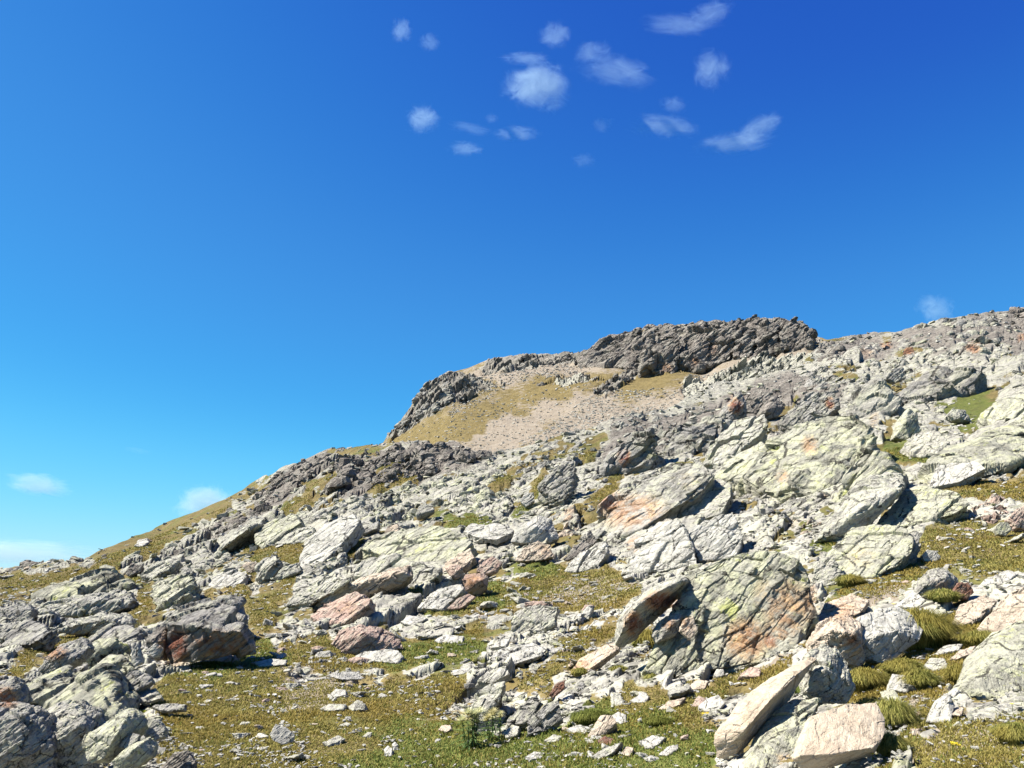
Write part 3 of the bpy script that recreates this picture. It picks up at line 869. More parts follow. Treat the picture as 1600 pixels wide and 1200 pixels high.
def R(name, label, mat, *parts, Y=None, cat=None, **kw):
    """parts: ('s', outline, normal, thick) | ('p', pts, back) | ('c', outline, size_px, count)"""
    outl = [q for p in parts for q in p[1]]
    an = low(outl)
    if Y is None: Y = float(baseY(*an)) * 0.995
    pc = []
    rng = np.random.default_rng(hash_label(label))
    for p in parts:
        if p[0] == 's':
            o = p[1]; h = max(q[1] for q in o) - min(q[1] for q in o)
            la = low(o)
            Yp = Y if kw.get('far') else max(Y, float(baseY(la[0], min(la[1] + 4, 1235))) * 0.97)
            Yp = min(Yp, Y * 1.25)
            if kw.get('far'): Yp = float(np.exp(mf(np.array([la[0]]), np.array([la[1]])))[0]) * 0.985
            pc.append(slab_piece(o, Yp, la, p[2] if len(p) > 2 else 'L', p[3] if len(p) > 3 else h * 0.6, kw.get('far', False)))
        elif p[0] == 'p':
            pc.append(pts_piece(p[1], Y, p[2] if len(p) > 2 else 40))
        else:
            for x, y in in_poly(p[1], int(p[3] * 1.7), rng):
                if kw.get('far'): c = mground(x, y); yy = c[1]
                else: c = ground(x, y)[0]; yy = c[1]
                s = p[2] * yy / F * rng.uniform(0.4, 0.85)
                pc.append(block(c - np.array((0, 0, 0.30 * s * kw.get('sink', 1.0))), s, int(rng.integers(1e9))))
    kw.setdefault('rough', 1.0)
    if all(p[0] == 'c' for p in parts) and len(parts[0][1]) > 0 and parts[0][3] > 15: kw.setdefault('grain', 0.45); kw['rough'] *= 1.25
    if cat is None: cat = name.replace('_', ' ')
    kw.pop('sink', None); kw['rough'] *= 0.82
    return rock(name, label, cat, mat, pc, Y, **kw)

# --- left foreground outcrop
R('rock_outcrop', 'dark shaded rock mass cut by the bottom left corner of the photo', 'grey',
  ('p', [(-25,1100,30),(35,1098,30),(62,1110,20),(40,1118,-15),(-20,1125,-20),(72,1140,0),(80,1168,-5),(82,1215,0),(-25,1225,-20),(30,1170,-30)], 50), Y=8.2)
R('rock_outcrop', 'block with bright top and dark rusty front beside the leaning lichen boulder', 'pale',
  ('p', [(68,1112,50),(90,1100,60),(125,1094,70),(150,1110,60),(155,1130,40),(78,1165,-12),(100,1142,-18),(128,1133,-12),(150,1145,5),(82,1215,-8),(130,1215,-8),(150,1185,15)], 40), Y=8.4)
R('rock_slab', 'broad lichen mottled sheet of rock above the bottom left corner blocks', 'lichen',
  ('s', [(28,1095),(55,1060),(100,1045),(150,1050),(180,1078),(178,1110),(150,1118),(110,1100),(70,1108)], 'L', 50),
  ('s', [(110,1100),(128,1080),(150,1078),(178,1108),(165,1128),(140,1128)], 'S', 30), ('c', [(40,1070),(150,1060),(170,1100),(60,1095)], 12, 14), Y=9.6)
R('boulder', 'leaning pale boulder with yellow green lichen at lower left, shaded on its right side', 'lichen',
  ('p', [(128,1172,10),(134,1150,10),(160,1130,25),(195,1110,45),(214,1107,50),(226,1119,35),(228,1135,25),(200,1118,-5),(180,1150,-30),(160,1185,-25),(140,1195,-10),(195,1160,10),(175,1192,0)], 20), Y=7.7, rough=0.7)
R('boulder', 'round lichen spotted boulder in front of the leaning boulder at lower left', 'lichen',
  ('p', [(172,1190,0),(190,1174,5),(212,1160,15),(236,1151,25),(242,1166,20),(238,1182,5),(215,1165,-12),(200,1180,-15),(215,1198,-5),(193,1206,-5),(176,1204,0)], 20), Y=7.5, rough=0.6)
R('boulder', 'pale boulder tucked behind the right side of the leaning lichen boulder', 'pale',
  ('p', [(222,1128,5),(232,1121,10),(248,1126,10),(258,1140,5),(256,1152,0),(236,1160,-5),(224,1150,-5)], 20), Y=8.1, rough=0.7)
R('stone', 'small wedge stone caught between the two lichen boulders at lower left', 'grey',
  ('p', [(183,1168,0),(195,1152,5),(208,1145,5),(218,1148,0),(214,1158,-5),(196,1170,-8)], 12), Y=7.6, rough=0.7)
R('stone', 'dark layered stone on the grass at the bottom edge left of centre', 'dark',
  ('p', [(250,1200,0),(262,1186,5),(276,1174,10),(294,1174,10),(304,1190,0),(302,1208,-5),(255,1212,-5)], 20), Y=8.3, strat=1.8)
R('rock_outcrop', 'square dark ledge with rusty stain touching the left edge', 'grey',
  ('p', [(-20,1068,20),(24,1057,25),(32,1078,0),(34,1102,0),(5,1075,-10),(-20,1110,-5)], 30), Y=9.8)
R('rock_outcrop', 'ledge with dark reddish front below the grassy strip at far left', 'grey',
  ('p', [(58,1046,0),(72,1027,10),(108,1000,40),(130,996,45),(140,1012,20),(122,1030,0),(95,1048,-5),(70,1058,0),(90,1020,-8)], 30), Y=15)
R('rock_outcrop', 'jumble of lichen covered blocks between the grassy strip and the red sided boulder', 'lichen',
  ('s', [(138,1022),(160,1008),(185,1003),(205,1020),(206,1045),(185,1057),(150,1052)], 'L', 30),
  ('c', [(40,1060),(130,1030),(205,1060),(240,1075),(200,1110),(180,1075),(100,1045)], 13, 46), Y=13)
R('boulder', 'rough grey boulder at the right end of the lichen jumble', 'grey',
  ('p', [(186,1068,0),(198,1052,8),(212,1046,10),(232,1054,8),(238,1066,0),(215,1078,-8),(190,1076,-5)], 20), Y=13, strat=1.4)
R('rock_slab', 'flat pale slab below the rough grey boulder', 'pale',
  ('s', [(206,1084),(222,1074),(240,1075),(252,1090),(232,1096),(212,1094)], 'U', 8), Y=12.4)
R('stone', 'upright pale shard standing left of the red sided boulder', 'white',
  ('p', [(204,1036,0),(206,1018,0),(214,1004,0),(221,1020,0),(223,1036,0),(212,1042,-4)], 8), Y=15, rough=0.6)
R('rock_slab', 'thin dark flagstone lying right of the lichen jumble', 'grey',
  ('s', [(236,1104),(262,1098),(290,1100),(285,1108),(250,1110)], 'U', 8), Y=12)
# --- upper left ledges
R('rock_slab', 'rounded slab end touching the left edge above the grassy strip', 'grey',
  ('s', [(-20,980),(25,973),(62,974),(82,984),(60,1000),(25,1008),(-20,1010)], 'L', 26))
R('rock_slab', 'long ledge with shaded front, highest of the left ledges', 'pale',
  ('p', [(38,968,0),(75,945,40),(110,932,70),(155,922,90),(200,926,90),(207,936,40),(112,941,8),(165,937,5),(202,942,8),(100,962,0),(150,958,0),(200,950,5)], 40))
R('rock_slab', 'short ledge with shaded front below the highest left ledge', 'pale',
  ('p', [(80,985,0),(110,970,20),(150,961,45),(198,957,50),(207,967,30),(120,976,-5),(165,968,-5),(202,975,0),(165,988,0),(120,992,0)], 30))
R('boulder', 'dark rounded hump at the left edge beside the highest ledge', 'grey',
  ('p', [(-15,958,5),(10,947,15),(38,941,15),(50,950,5),(46,964,0),(20,976,-5),(-15,980,0)], 25))
R('rock_outcrop', 'grey knobbly ledge between the left ledges and the red sided boulder', 'grey',
  ('s', [(138,998),(160,984),(205,979),(220,986),(210,1000),(172,1010),(146,1007)], 'L', 20), ('c', [(140,1000),(200,982),(222,990),(170,1010)], 10, 10))
R('rock_outcrop', 'dark broken block wedged against the left side of the red sided boulder', 'dark',
  ('p', [(226,1000,0),(240,985,15),(258,978,20),(258,1004,0),(252,1030,0),(236,1032,-5),(240,1000,-10)], 25), Y=17.6)
R('stone', 'pale triangular stone leaning on the red sided boulder', 'white',
  ('p', [(229,1016,0),(243,1004,0),(256,1013,0),(250,1026,0),(238,1028,-4)], 8), Y=17.0, rough=0.6)
R('boulder', 'large square boulder with red rusty front and lichen topped crown, left of centre', 'grey',
  ('p', [(262,966,60),(285,955,85),(312,947,100),(350,934,115),(372,940,110),(388,957,80),(260,974,0),(300,974,-22),(330,984,-28),(378,984,-20),(397,1000,10),
         (251,1008,5),(264,1038,0),(300,1041,-18),(350,1032,-12),(402,1022,10)], 30), ('s', [(282,958),(350,936),(385,955),(375,982),(325,980)], 'U', 20), Y=17.6, rough=0.75, strat=0.6)
R('rock_slab', 'rippled pale slab tilted in the turf above the red sided boulder', 'lichen',
  ('s', [(234,930),(240,910),(260,902),(295,898),(302,915),(297,927),(270,941),(245,950)], 'L', 20), strat=1.6)
R('rock_slab', 'narrow tilted slab above the left ledges', 'pale',
  ('s', [(222,900),(235,885),(265,870),(278,876),(262,890),(235,903)], 'L', 14))
R('rock_slab', 'long thin lichen slab beneath the grassy crest at far left', 'lichen',
  ('s', [(45,938),(90,914),(130,902),(205,915),(150,930),(100,940)], 'U', 16), ('c', [(50,930),(130,900),(220,880),(230,900),(100,935)], 9, 22))
R('rock_slab', 'leaning slab with a deep shaded underside below the left skyline', 'pale',
  ('p', [(338,866,0),(345,850,10),(365,832,25),(395,813,50),(413,810,50),(412,824,20),(352,852,-20),(385,828,-25),(405,818,-10),(385,848,30),(360,864,30)], 20))
R('rock_slab', 'pale cracked slab in the turf above and right of the red sided boulder', 'white',
  ('s', [(325,916),(335,900),(365,889),(386,895),(376,910),(350,919)], 'L', 14))
R('boulder', 'tan boulder in the turf right of the leaning left slab', 'tan', ('p', [(377,884,0),(385,878,5),(402,878,5),(404,892,0),(388,896,-4)], 14), rough=0.7)
R('stone', 'dark wedge rock on the slope below the grassy crest', 'dark', ('p', [(194,895,0),(205,880,5),(222,883,5),(219,894,0),(200,901,-4)], 14))
R('rock_outcrop', 'dark broken crag on the left slope beneath the skyline', 'dark',
  ('c', [(308,835),(345,800),(400,775),(430,760),(420,790),(380,810),(330,835),(275,880),(268,870)], 10, 60))
R('rock_outcrop', 'pale broken ground of small ledges below the leaning left slab', 'pale',
  ('c', [(270,880),(310,860),(350,870),(400,850),(420,860),(340,890),(290,900)], 9, 40))
R('rock_outcrop', 'row of dark rocks on the skyline at far left', 'dark', ('c', [(0,890),(40,882),(110,872),(118,880),(60,893),(0,900)], 8, 26))
R('boulder', 'dark boulder on the left skyline where the white cloud ends', 'dark', ('p', [(106,876,0),(112,868,2),(120,869,2),(120,876,0),(110,878,-2)], 8), rough=0.7)
R('boulder', 'dark rock on the grassy slope just under the left skyline', 'dark', ('c', [(148,875),(166,864),(168,870),(152,882)], 7, 6))
R('stone', 'white slab stone lying high on the left grassy slope', 'white', ('s', [(210,852),(216,844),(230,841),(232,846),(222,853)], 'U', 4), rough=0.6)
# --- left and middle slope
R('rock_outcrop', 'dark crag along the skyline left of the grassy saddle', 'dark',
  ('c', [(400,778),(430,745),(480,716),(512,710),(516,728),(490,745),(450,772),(420,790)], 9, 110), strat=1.3, sink=0.9, rough=1.3)
R('rock_outcrop', 'long dark crag crowning the middle ridge under the grassy shoulder', 'dark',
  ('c', [(518,770),(520,735),(560,712),(650,699),(712,700),(740,716),(718,728),(650,742),(570,760)], 13, 170), strat=1.6, sink=0.6, rough=1.7, resmax=230)
R('rock_outcrop', 'small dark knob on the skyline at the left end of the middle ridge', 'dark', ('c', [(520,703),(530,694),(552,693),(552,704),(526,709)], 8, 12))
R('rock_outcrop', 'small dark knob on the skyline touching the grassy saddle', 'dark', ('c', [(574,700),(588,690),(598,692),(592,702)], 6, 8))
R('boulder', 'dark flat boulder at the right end of the middle ridge crag', 'dark', ('p', [(734,711,0),(748,702,5),(768,704,5),(770,712,0),(748,716,-5)], 12))
R('rock_outcrop', 'rubbly dark reddish spur below the middle ridge crag', 'grey', ('c', [(575,780),(600,755),(615,745),(612,765),(590,790),(580,800)], 9, 22))
R('boulder', 'round boulder with black shaded front in the middle of the slope', 'grey', ('p', [(648,803,0),(654,792,10),(665,786,12),(677,789,10),(679,798,0),(664,800,-6),(664,809,4),(651,810,0)], 14), rough=0.7)
R('boulder', 'dark fronted wedge left of the tan topped block on the middle slope', 'grey', ('p', [(552,838,0),(572,820,15),(592,814,20),(590,825,-5),(576,838,10),(558,842,0)], 20))
R('boulder', 'tan block above the great lichen slab', 'tan', ('p', [(598,836,0),(606,822,8),(622,817,8),(624,830,0),(612,838,-4)], 14))
R('rock_slab', 'great lichen green plate in the middle of the slope', 'lichen',
  ('s', [(560,856),(575,840),(640,824),(700,822),(738,846),(722,862),(690,884),(640,880),(600,860)], 'L', 30), rough=0.6)
R('rock_slab', 'cracked grey slab directly below the great lichen plate', 'pale',
  ('s', [(552,900),(560,876),(600,864),(635,872),(662,886),(690,884),(684,900),(655,918),(615,895)], 'S', 30), rough=0.9)
R('rock_slab', 'tan topped slab ending in a dark overhang below the great lichen plate', 'tan',
  ('p', [(540,916,0),(570,900,25),(610,889,50),(640,887,55),(646,900,20),(590,905,-10),(632,893,-15),(640,900,-12),(615,922,18),(590,934,12),(565,930,0)], 25), rough=0.7)
R('rock_slab', 'pinkish slab low on the middle slope, cracked across', 'pink',
  ('s', [(482,962),(497,950),(530,938),(555,924),(580,934),(576,944),(555,960),(535,976),(505,975)], 'L', 20), rough=0.8)
R('rock_slab', 'ribbed grey slab left of the tan overhanging slab', 'pale',
  ('s', [(445,948),(462,926),(500,904),(530,899),(546,905),(520,925),(490,940)], 'S', 22), strat=1.7)
R('rock_slab', 'long bare pale slab running down the left middle slope', 'white',
  ('s', [(460,888),(475,850),(510,815),(552,803),(562,815),(545,838),(522,858),(498,884)], 'L', 26), rough=0.7)
R('rock_slab', 'pale tilted slab with a shaded corner left of the long bare slab', 'pale',
  ('s', [(428,850),(445,826),(482,819),(492,830),(465,848)], 'L', 22))
R('rock_slab', 'smooth lichen slab on the left slope under the dark skyline crag', 'lichen',
  ('s', [(398,850),(402,822),(430,810),(462,806),(470,816),(440,834),(412,856)], 'L', 22), rough=0.7)
R('rock_slab', 'broken pale ledges left of the turf hollow on the left slope', 'pale',
  ('s', [(395,905),(400,880),(430,858),(435,880),(415,905)], 'S', 20), ('c', [(395,910),(400,870),(435,860),(440,895)], 10, 16))
R('boulder', 'pale hollow boulder with a dark hole on the left middle slope', 'pale', ('p', [(428,902,0),(442,886,10),(468,880,12),(470,892,-4),(455,902,5),(435,906,0)], 16))
R('boulder', 'squat red brown boulder near the centre', 'pink', ('p', [(722,906,0),(727,897,8),(752,894,12),(764,902,8),(752,906,-12),(761,920,0),(748,930,0),(727,924,-4)], 20), rough=0.6)
R('boulder', 'red brown boulder lying below the squat red one', 'pink', ('p', [(698,951,0),(714,936,5),(732,927,10),(744,932,5),(722,950,-4),(708,954,0)], 14), rough=0.6)
R('boulder', 'cracked reddish boulder just above the squat red brown one', 'pink', ('p', [(744,892,0),(749,876,10),(772,868,15),(784,880,8),(777,893,0),(756,897,-4)], 18))
R('rock_slab', 'pinkish slab against the right edge of the great lichen plate', 'tan', ('s', [(690,896),(698,876),(735,858),(742,870),(722,888)], 'L', 16))
R('rock_slab', 'pale lined slab left of the squat red brown boulder', 'white', ('s', [(652,950),(678,925),(714,912),(726,920),(706,936),(690,952)], 'L', 16), strat=1.4)
R('rock_slab', 'white flat slab right of the great lichen plate', 'white', ('s', [(722,828),(735,817),(792,819),(803,830),(775,843),(740,838)], 'U', 14), rough=0.7)
R('rock_outcrop', 'rows of broken lichen rocks below the middle ridge crag', 'lichen', ('c', [(640,790),(620,760),(700,740),(760,715),(800,720),(790,760),(740,800),(690,810)], 12, 90))
R('rock_outcrop', 'broken pale ledges above the great lichen plate', 'lichen', ('c', [(560,815),(600,780),(640,790),(690,815),(640,824),(590,835)], 13, 46))
R('rock_outcrop', 'field of broken pale ledges left of the middle slope', 'pale', ('c', [(430,810),(520,770),(570,790),(540,805),(480,820)], 12, 46))
R('rock_outcrop', 'crumbling pale rocks beside the long bare slab', 'pale', ('c', [(440,905),(500,885),(560,850),(555,880),(500,905),(460,925)], 11, 36))
# --- centre
R('rock_outcrop', 'sloping block of upright slates near the centre', 'grey',
  ('s', [(842,762),(852,744),(872,730),(894,716),(899,735),(892,768),(880,784),(858,776)], 'F', 26), strat=2.2)
R('rock_outcrop', 'dark crag with a red stain right of the upright slates', 'grey',
  ('s', [(945,742),(950,720),(965,695),(992,680),(1022,684),(1030,705),(1015,722),(985,730),(960,742)], 'F', 30), ('c', [(945,740),(965,690),(1020,682),(1025,715)], 10, 40), strat=1.6, rough=1.4)
R('rock_outcrop', 'black hollowed crag below the beige scree', 'grey',
  ('s', [(1035,708),(1050,680),(1082,663),(1122,655),(1132,676),(1115,700),(1080,709)], 'F', 34), ('c', [(1030,710),(1050,675),(1125,655),(1125,700)], 11, 60), strat=1.6, rough=1.5)
R('rock_outcrop', 'dark ledges at the foot of the beige scree', 'grey', ('c', [(945,675),(975,654),(1012,644),(1040,656),(1032,680),(990,682)], 12, 40), strat=1.4)
R('rock_outcrop', 'pale ledges with dark hollows at the left foot of the scree', 'grey', ('c', [(805,735),(815,705),(850,685),(905,670),(930,680),(910,705),(860,720),(830,740)], 13, 50))
R('rock_outcrop', 'ragged grey rocks between upright slates and dark red crag', 'grey', ('c', [(895,740),(920,720),(945,725),(960,750),(930,770),(905,760)], 10, 20))
R('rock_outcrop', 'ribbed grey wall between the black hollowed crag and the great grey outcrop', 'pale',
  ('s', [(1100,725),(1115,690),(1150,655),(1195,645),(1200,665),(1165,700),(1130,725)], 'S', 34), strat=1.5)
R('rock_slab', 'great mottled tan dome of rock in the centre with pink stains', 'pale',
  ('s', [(925,838),(945,805),(975,780),(1000,745),(1042,722),(1092,719),(1118,740),(1092,766),(1050,788),(1020,802),(1000,828),(950,845)], 'L', 50),
  ('s', [(932,800),(955,772),(985,762),(978,785),(950,800)], 'L', 30), rough=0.75)
R('rock_slab', 'smooth grey slab against the right side of the tan dome', 'pale',
  ('s', [(1048,790),(1080,764),(1122,747),(1142,756),(1142,775),(1127,802),(1095,812),(1060,803)], 'L', 30), rough=0.7)
R('rock_slab', 'white jointed slab below the tan dome', 'white',
  ('s', [(968,896),(985,862),(1000,842),(1040,806),(1062,812),(1080,850),(1090,882),(1050,888),(1010,892)], 'S', 36), rough=0.8)
R('boulder', 'white square cracked block right of the jointed slab', 'white',
  ('s', [(1074,828),(1100,812),(1145,799),(1162,836),(1152,866),(1130,873),(1092,876),(1080,850)], 'F', 34), rough=0.75, strat=0.8)
R('boulder', 'smooth white half dome boulder left of the tan dome', 'white',
  ('p', [(798,847,0),(808,822,8),(843,803,20),(862,811,18),(875,842,0),(850,849,-8),(815,849,-8),(838,822,-10)], 20), rough=0.5)
R('boulder', 'tan boulder beneath the smooth white half dome', 'tan', ('p', [(804,877,0),(818,856,10),(840,845,15),(860,851,10),(867,870,0),(840,876,-5)], 20), rough=0.7)
R('rock_outcrop', 'rack of dark tilted slates left of the white jointed slab', 'dark', ('p', [(880,874,0),(896,854,10),(926,833,20),(934,845,10),(908,866,-5),(886,876,-5)], 14), strat=2.2)
R('rock_slab', 'pale slab below the rack of tilted slates', 'white', ('s', [(878,892),(905,866),(945,845),(950,860),(932,888),(900,894)], 'S', 20))
R('boulder', 'tan crumbling lump left of the tan dome', 'tan', ('c', [(868,828),(880,804),(902,799),(918,815),(908,832),(880,834)], 13, 10))
R('boulder', 'small square pale boulder below the upright slates', 'white', ('p', [(812,783,0),(820,770,5),(834,769,5),(836,782,0),(822,792,-4)], 12), rough=0.6)
R('boulder', 'small shaded boulder right of the square pale one', 'pale', ('p', [(839,777,0),(845,768,5),(862,770,5),(865,783,0),(850,787,-4)], 12), rough=0.6)
R('rock_outcrop', 'white rubble of ledges above the smooth white half dome', 'pale', ('c', [(760,800),(800,770),(860,790),(920,790),(880,805),(820,815),(770,815)], 10, 50))
# --- upper right
R('rock_outcrop', 'great grey outcrop with orange patch, broad back of rock upper right of centre', 'lichen',
  ('s', [(1155,742),(1200,690),(1250,660),(1292,648),(1342,643),(1368,664),(1350,692),(1325,702),(1305,742),(1310,764),(1275,768),(1225,772),(1185,762)], 'L', 60),
  ('s', [(1120,748),(1135,715),(1190,690),(1215,720),(1180,752)], 'L', 40), ('p', [(1236,762,-5),(1240,738,5),(1262,735,10),(1266,752,0),(1252,764,-8)], 20), rough=0.8)
R('rock_outcrop', 'ragged tower with black clefts on the right of the great grey outcrop', 'lichen',
  ('s', [(1308,766),(1320,735),(1345,692),(1362,672),(1386,714),(1380,730),(1392,748),(1352,772),(1325,780)], 'F', 46), ('c', [(1310,765),(1345,690),(1385,715),(1385,750)], 15, 16), rough=1.3)
R('rock_slab', 'massive grey slab block with a deep shadow crack under its right side', 'pale',
  ('p', [(1278,842,0),(1300,810,20),(1322,778,40),(1345,750,70),(1385,738,90),(1412,745,70),(1412,762,0),(1350,790,-20),(1300,835,-10),(1358,818,-10),(1385,790,-14),(1356,824,35),(1312,845,0)], 30), rough=0.7)
R('rock_slab', 'long pale slab right of the deep shadow crack', 'lichen',
  ('s', [(1360,828),(1395,792),(1412,764),(1442,756),(1492,769),(1518,786),(1492,802),(1450,814),(1400,824)], 'L', 34), rough=0.8)
R('rock_slab', 'pale slab with tan middle below the deep shadow crack', 'lichen',
  ('s', [(1276,898),(1300,862),(1332,825),(1362,820),(1412,825),(1430,838),(1426,862),(1400,884),(1360,902),(1318,902)], 'L', 34), rough=0.7)
R('rock_outcrop', 'grey crinkled rock on the right end of the slab with tan middle', 'grey',
  ('s', [(1392,888),(1400,855),(1412,832),(1434,832),(1440,850),(1432,872),(1412,886)], 'F', 20), strat=1.6)
R('boulder', 'pale block between the rusty main outcrop and the slab with tan middle', 'pale', ('s', [(1270,900),(1280,872),(1300,868),(1318,896),(1310,912),(1284,916)], 'F', 16))
R('boulder', 'tan shattered blocks left of the massive grey slab', 'tan', ('c', [(1236,822),(1258,786),(1290,774),(1305,790),(1290,824),(1262,832)], 17, 14))
R('rock_outcrop', 'dark jumbled rocks beneath the great grey outcrop', 'grey', ('c', [(1150,800),(1155,760),(1230,775),(1300,770),(1240,800),(1200,840),(1170,850)], 13, 60))
R('rock_slab', 'huge smooth lichen slab on the right edge', 'lichen',
  ('s', [(1436,735),(1475,706),(1540,675),(1640,636),(1640,700),(1560,728),(1525,745),(1480,756),(1455,757)], 'U', 40), rough=0.5)
R('rock_slab', 'smaller pale slab under the lower end of the huge smooth slab', 'white',
  ('s', [(1452,762),(1465,726),(1525,719),(1542,731),(1500,752)], 'L', 20), rough=0.6)
R('rock_slab', 'pale slab at the right edge above the huge smooth slab', 'lichen', ('s', [(1533,646),(1560,625),(1640,605),(1640,648),(1575,668),(1550,664)], 'L', 24), rough=0.5)
R('boulder', 'tall pale pointed boulder in turf left of the huge smooth slab', 'lichen', ('p', [(1396,684,0),(1404,656,8),(1420,637,12),(1433,645,10),(1440,672,0),(1420,688,-8),(1415,660,-8)], 18), rough=0.6)
R('boulder', 'wrinkled round boulder below the tall pointed one', 'pale', ('s', [(1411,698),(1425,676),(1460,671),(1484,690),(1477,706),(1440,714),(1420,708)], 'L', 20), strat=1.3)
R('boulder', 'pale blocky boulder above right of the tall pointed one', 'pale', ('c', [(1432,650),(1445,632),(1470,630),(1476,648),(1450,656)], 11, 8))
R('boulder', 'flat topped rock with shaded underside above the huge smooth slab', 'pale', ('p', [(1480,648,0),(1488,638,5),(1508,640,8),(1520,660,0),(1500,652,-6),(1490,656,-2)], 14))
R('rock_outcrop', 'ragged grey crags with black gaps below the right skyline', 'grey',
  ('s', [(1398,628),(1430,598),(1472,583),(1482,600),(1445,622)], 'L', 26), ('s', [(1480,615),(1495,590),(1515,576),(1536,582),(1530,608),(1500,617)], 'F', 30),
  ('c', [(1400,628),(1440,598),(1520,575),(1562,590),(1540,608),(1480,622)], 13, 30), rough=1.2)
R('rock_outcrop', 'cracked grey crag above the tower with black clefts', 'pale',
  ('s', [(1330,645),(1340,610),(1372,594),(1392,610),(1408,622),(1406,638),(1380,650),(1345,652)], 'F', 34), ('c', [(1330,640),(1370,596),(1400,630),(1350,650)], 12, 14), rough=1.1)
R('rock_outcrop', 'dark crag with an orange stain above the great grey outcrop', 'grey',
  ('s', [(1222,655),(1240,630),(1270,612),(1306,613),(1312,632),(1290,652),(1260,662),(1235,672)], 'F', 30), strat=1.5)
R('rock_outcrop', 'pointed crag with a blood red face below the summit', 'grey', ('p', [(1112,660,0),(1130,636,10),(1156,611,25),(1167,628,10),(1168,650,0),(1140,660,-10),(1148,632,-10)], 25), strat=1.3)
R('rock_outcrop', 'dark domed rock right of the red faced crag', 'dark', ('p', [(1180,654,0),(1195,626,15),(1210,616,20),(1228,632,10),(1217,650,0),(1198,640,-12),(1194,656,-5)], 20))
R('rock_outcrop', 'dark smooth spur between the red faced crag and the domed rock', 'dark', ('s', [(1160,640),(1168,618),(1190,603),(1208,610),(1194,636),(1175,645)], 'F', 20))
R('rock_outcrop', 'layered grey bluffs under the right end of the summit cliff', 'grey', ('c', [(1200,620),(1260,585),(1320,575),(1350,600),(1320,615),(1260,612)], 15, 60), strat=1.3)
R('rock_outcrop', 'dark notch rocks where summit cliff and right ridge meet', 'dark', ('c', [(1275,560),(1285,540),(1300,530),(1312,548),(1308,580),(1292,575)], 11, 26))
R('rock_outcrop', 'dark knob of rock on the skyline at the right edge', 'dark', ('c', [(1560,500),(1580,484),(1625,476),(1625,520),(1575,520)], 14, 36))
R('rock_outcrop', 'band of pale jointed ledges below the right skyline', 'pale', ('c', [(1350,570),(1420,560),(1500,548),(1620,535),(1620,570),(1530,575),(1420,585)], 15, 80))
R('rock_outcrop', 'reddish grey rubble band along the right skyline', 'grey', ('c', [(1300,545),(1380,522),(1480,505),(1560,492),(1560,530),(1450,540),(1350,552)], 9, 90))
R('boulder', 'dark cubic boulder high on the right ridge', 'dark', ('p', [(1500,552,0),(1505,540,5),(1518,537,5),(1523,546,0),(1514,556,-3)], 10), rough=0.6)
R('boulder', 'red boulder high on the right ridge under the small cloud', 'rust', ('p', [(1412,552,0),(1416,543,3),(1427,541,3),(1430,551,0),(1420,556,-3)], 8), rough=0.6)
R('boulder', 'grey boulder with black shadow above the ragged grey crags', 'grey', ('p', [(1384,588,0),(1395,575,5),(1412,574,8),(1416,590,0),(1400,598,-4)], 14))
# --- right middle
R('boulder', 'dark reddish shattered rock on the turf at the right', 'pink', ('c', [(1508,806),(1525,776),(1552,774),(1572,790),(1566,808),(1532,818)], 16, 12), strat=1.5)
R('stone', 'pale octagonal stone near the right edge', 'lichen', ('p', [(1554,826,0),(1563,815,4),(1576,816,4),(1582,827,0),(1572,838,-3),(1560,835,-3)], 10), rough=0.5)
R('stone', 'white pentagonal stone alone on the right turf', 'white', ('p', [(1440,868,0),(1450,858,3),(1462,860,3),(1471,870,0),(1466,877,-3),(1445,877,-3)], 8), rough=0.5)
R('boulder', 'pinkish boulder on the right edge above the octagonal stone', 'pink', ('p', [(1578,808,0),(1598,790,8),(1625,788,8),(1625,828,0),(1590,826,-5)], 18))
R('boulder', 'humped dark rock with pale crown beside the flat white slab', 'grey',
  ('p', [(1428,932,0),(1438,905,12),(1458,887,20),(1482,888,20),(1497,905,10),(1478,900,-10),(1494,925,0),(1462,938,-5),(1445,915,-10)], 20), rough=0.9)
R('stone', 'rusty split stone between the humped rock and the flat white slab', 'rust', ('p', [(1488,928,0),(1498,910,5),(1514,910,5),(1524,926,0),(1510,938,-3)], 12))
R('rock_slab', 'flat white slab propped over dark shade near the right edge', 'white', ('s', [(1522,922),(1540,905),(1575,891),(1592,896),(1570,912),(1546,924)], 'U', 8), rough=0.5)
R('rock_slab', 'tan worn slab below the flat white slab', 'tan', ('s', [(1490,972),(1500,946),(1540,928),(1560,938),(1532,966),(1508,976)], 'U', 12), rough=0.6)
R('rock_slab', 'pale smooth slab cut by the right edge above the big lichen slab', 'tan', ('s', [(1535,975),(1570,932),(1640,900),(1640,965),(1585,975),(1558,988)], 'L', 20), rough=0.6)
R('rock_slab', 'narrow pale wedge of rock left of the humped dark rock', 'white', ('s', [(1398,948),(1428,922),(1448,938),(1432,950)], 'L', 12), rough=0.6)
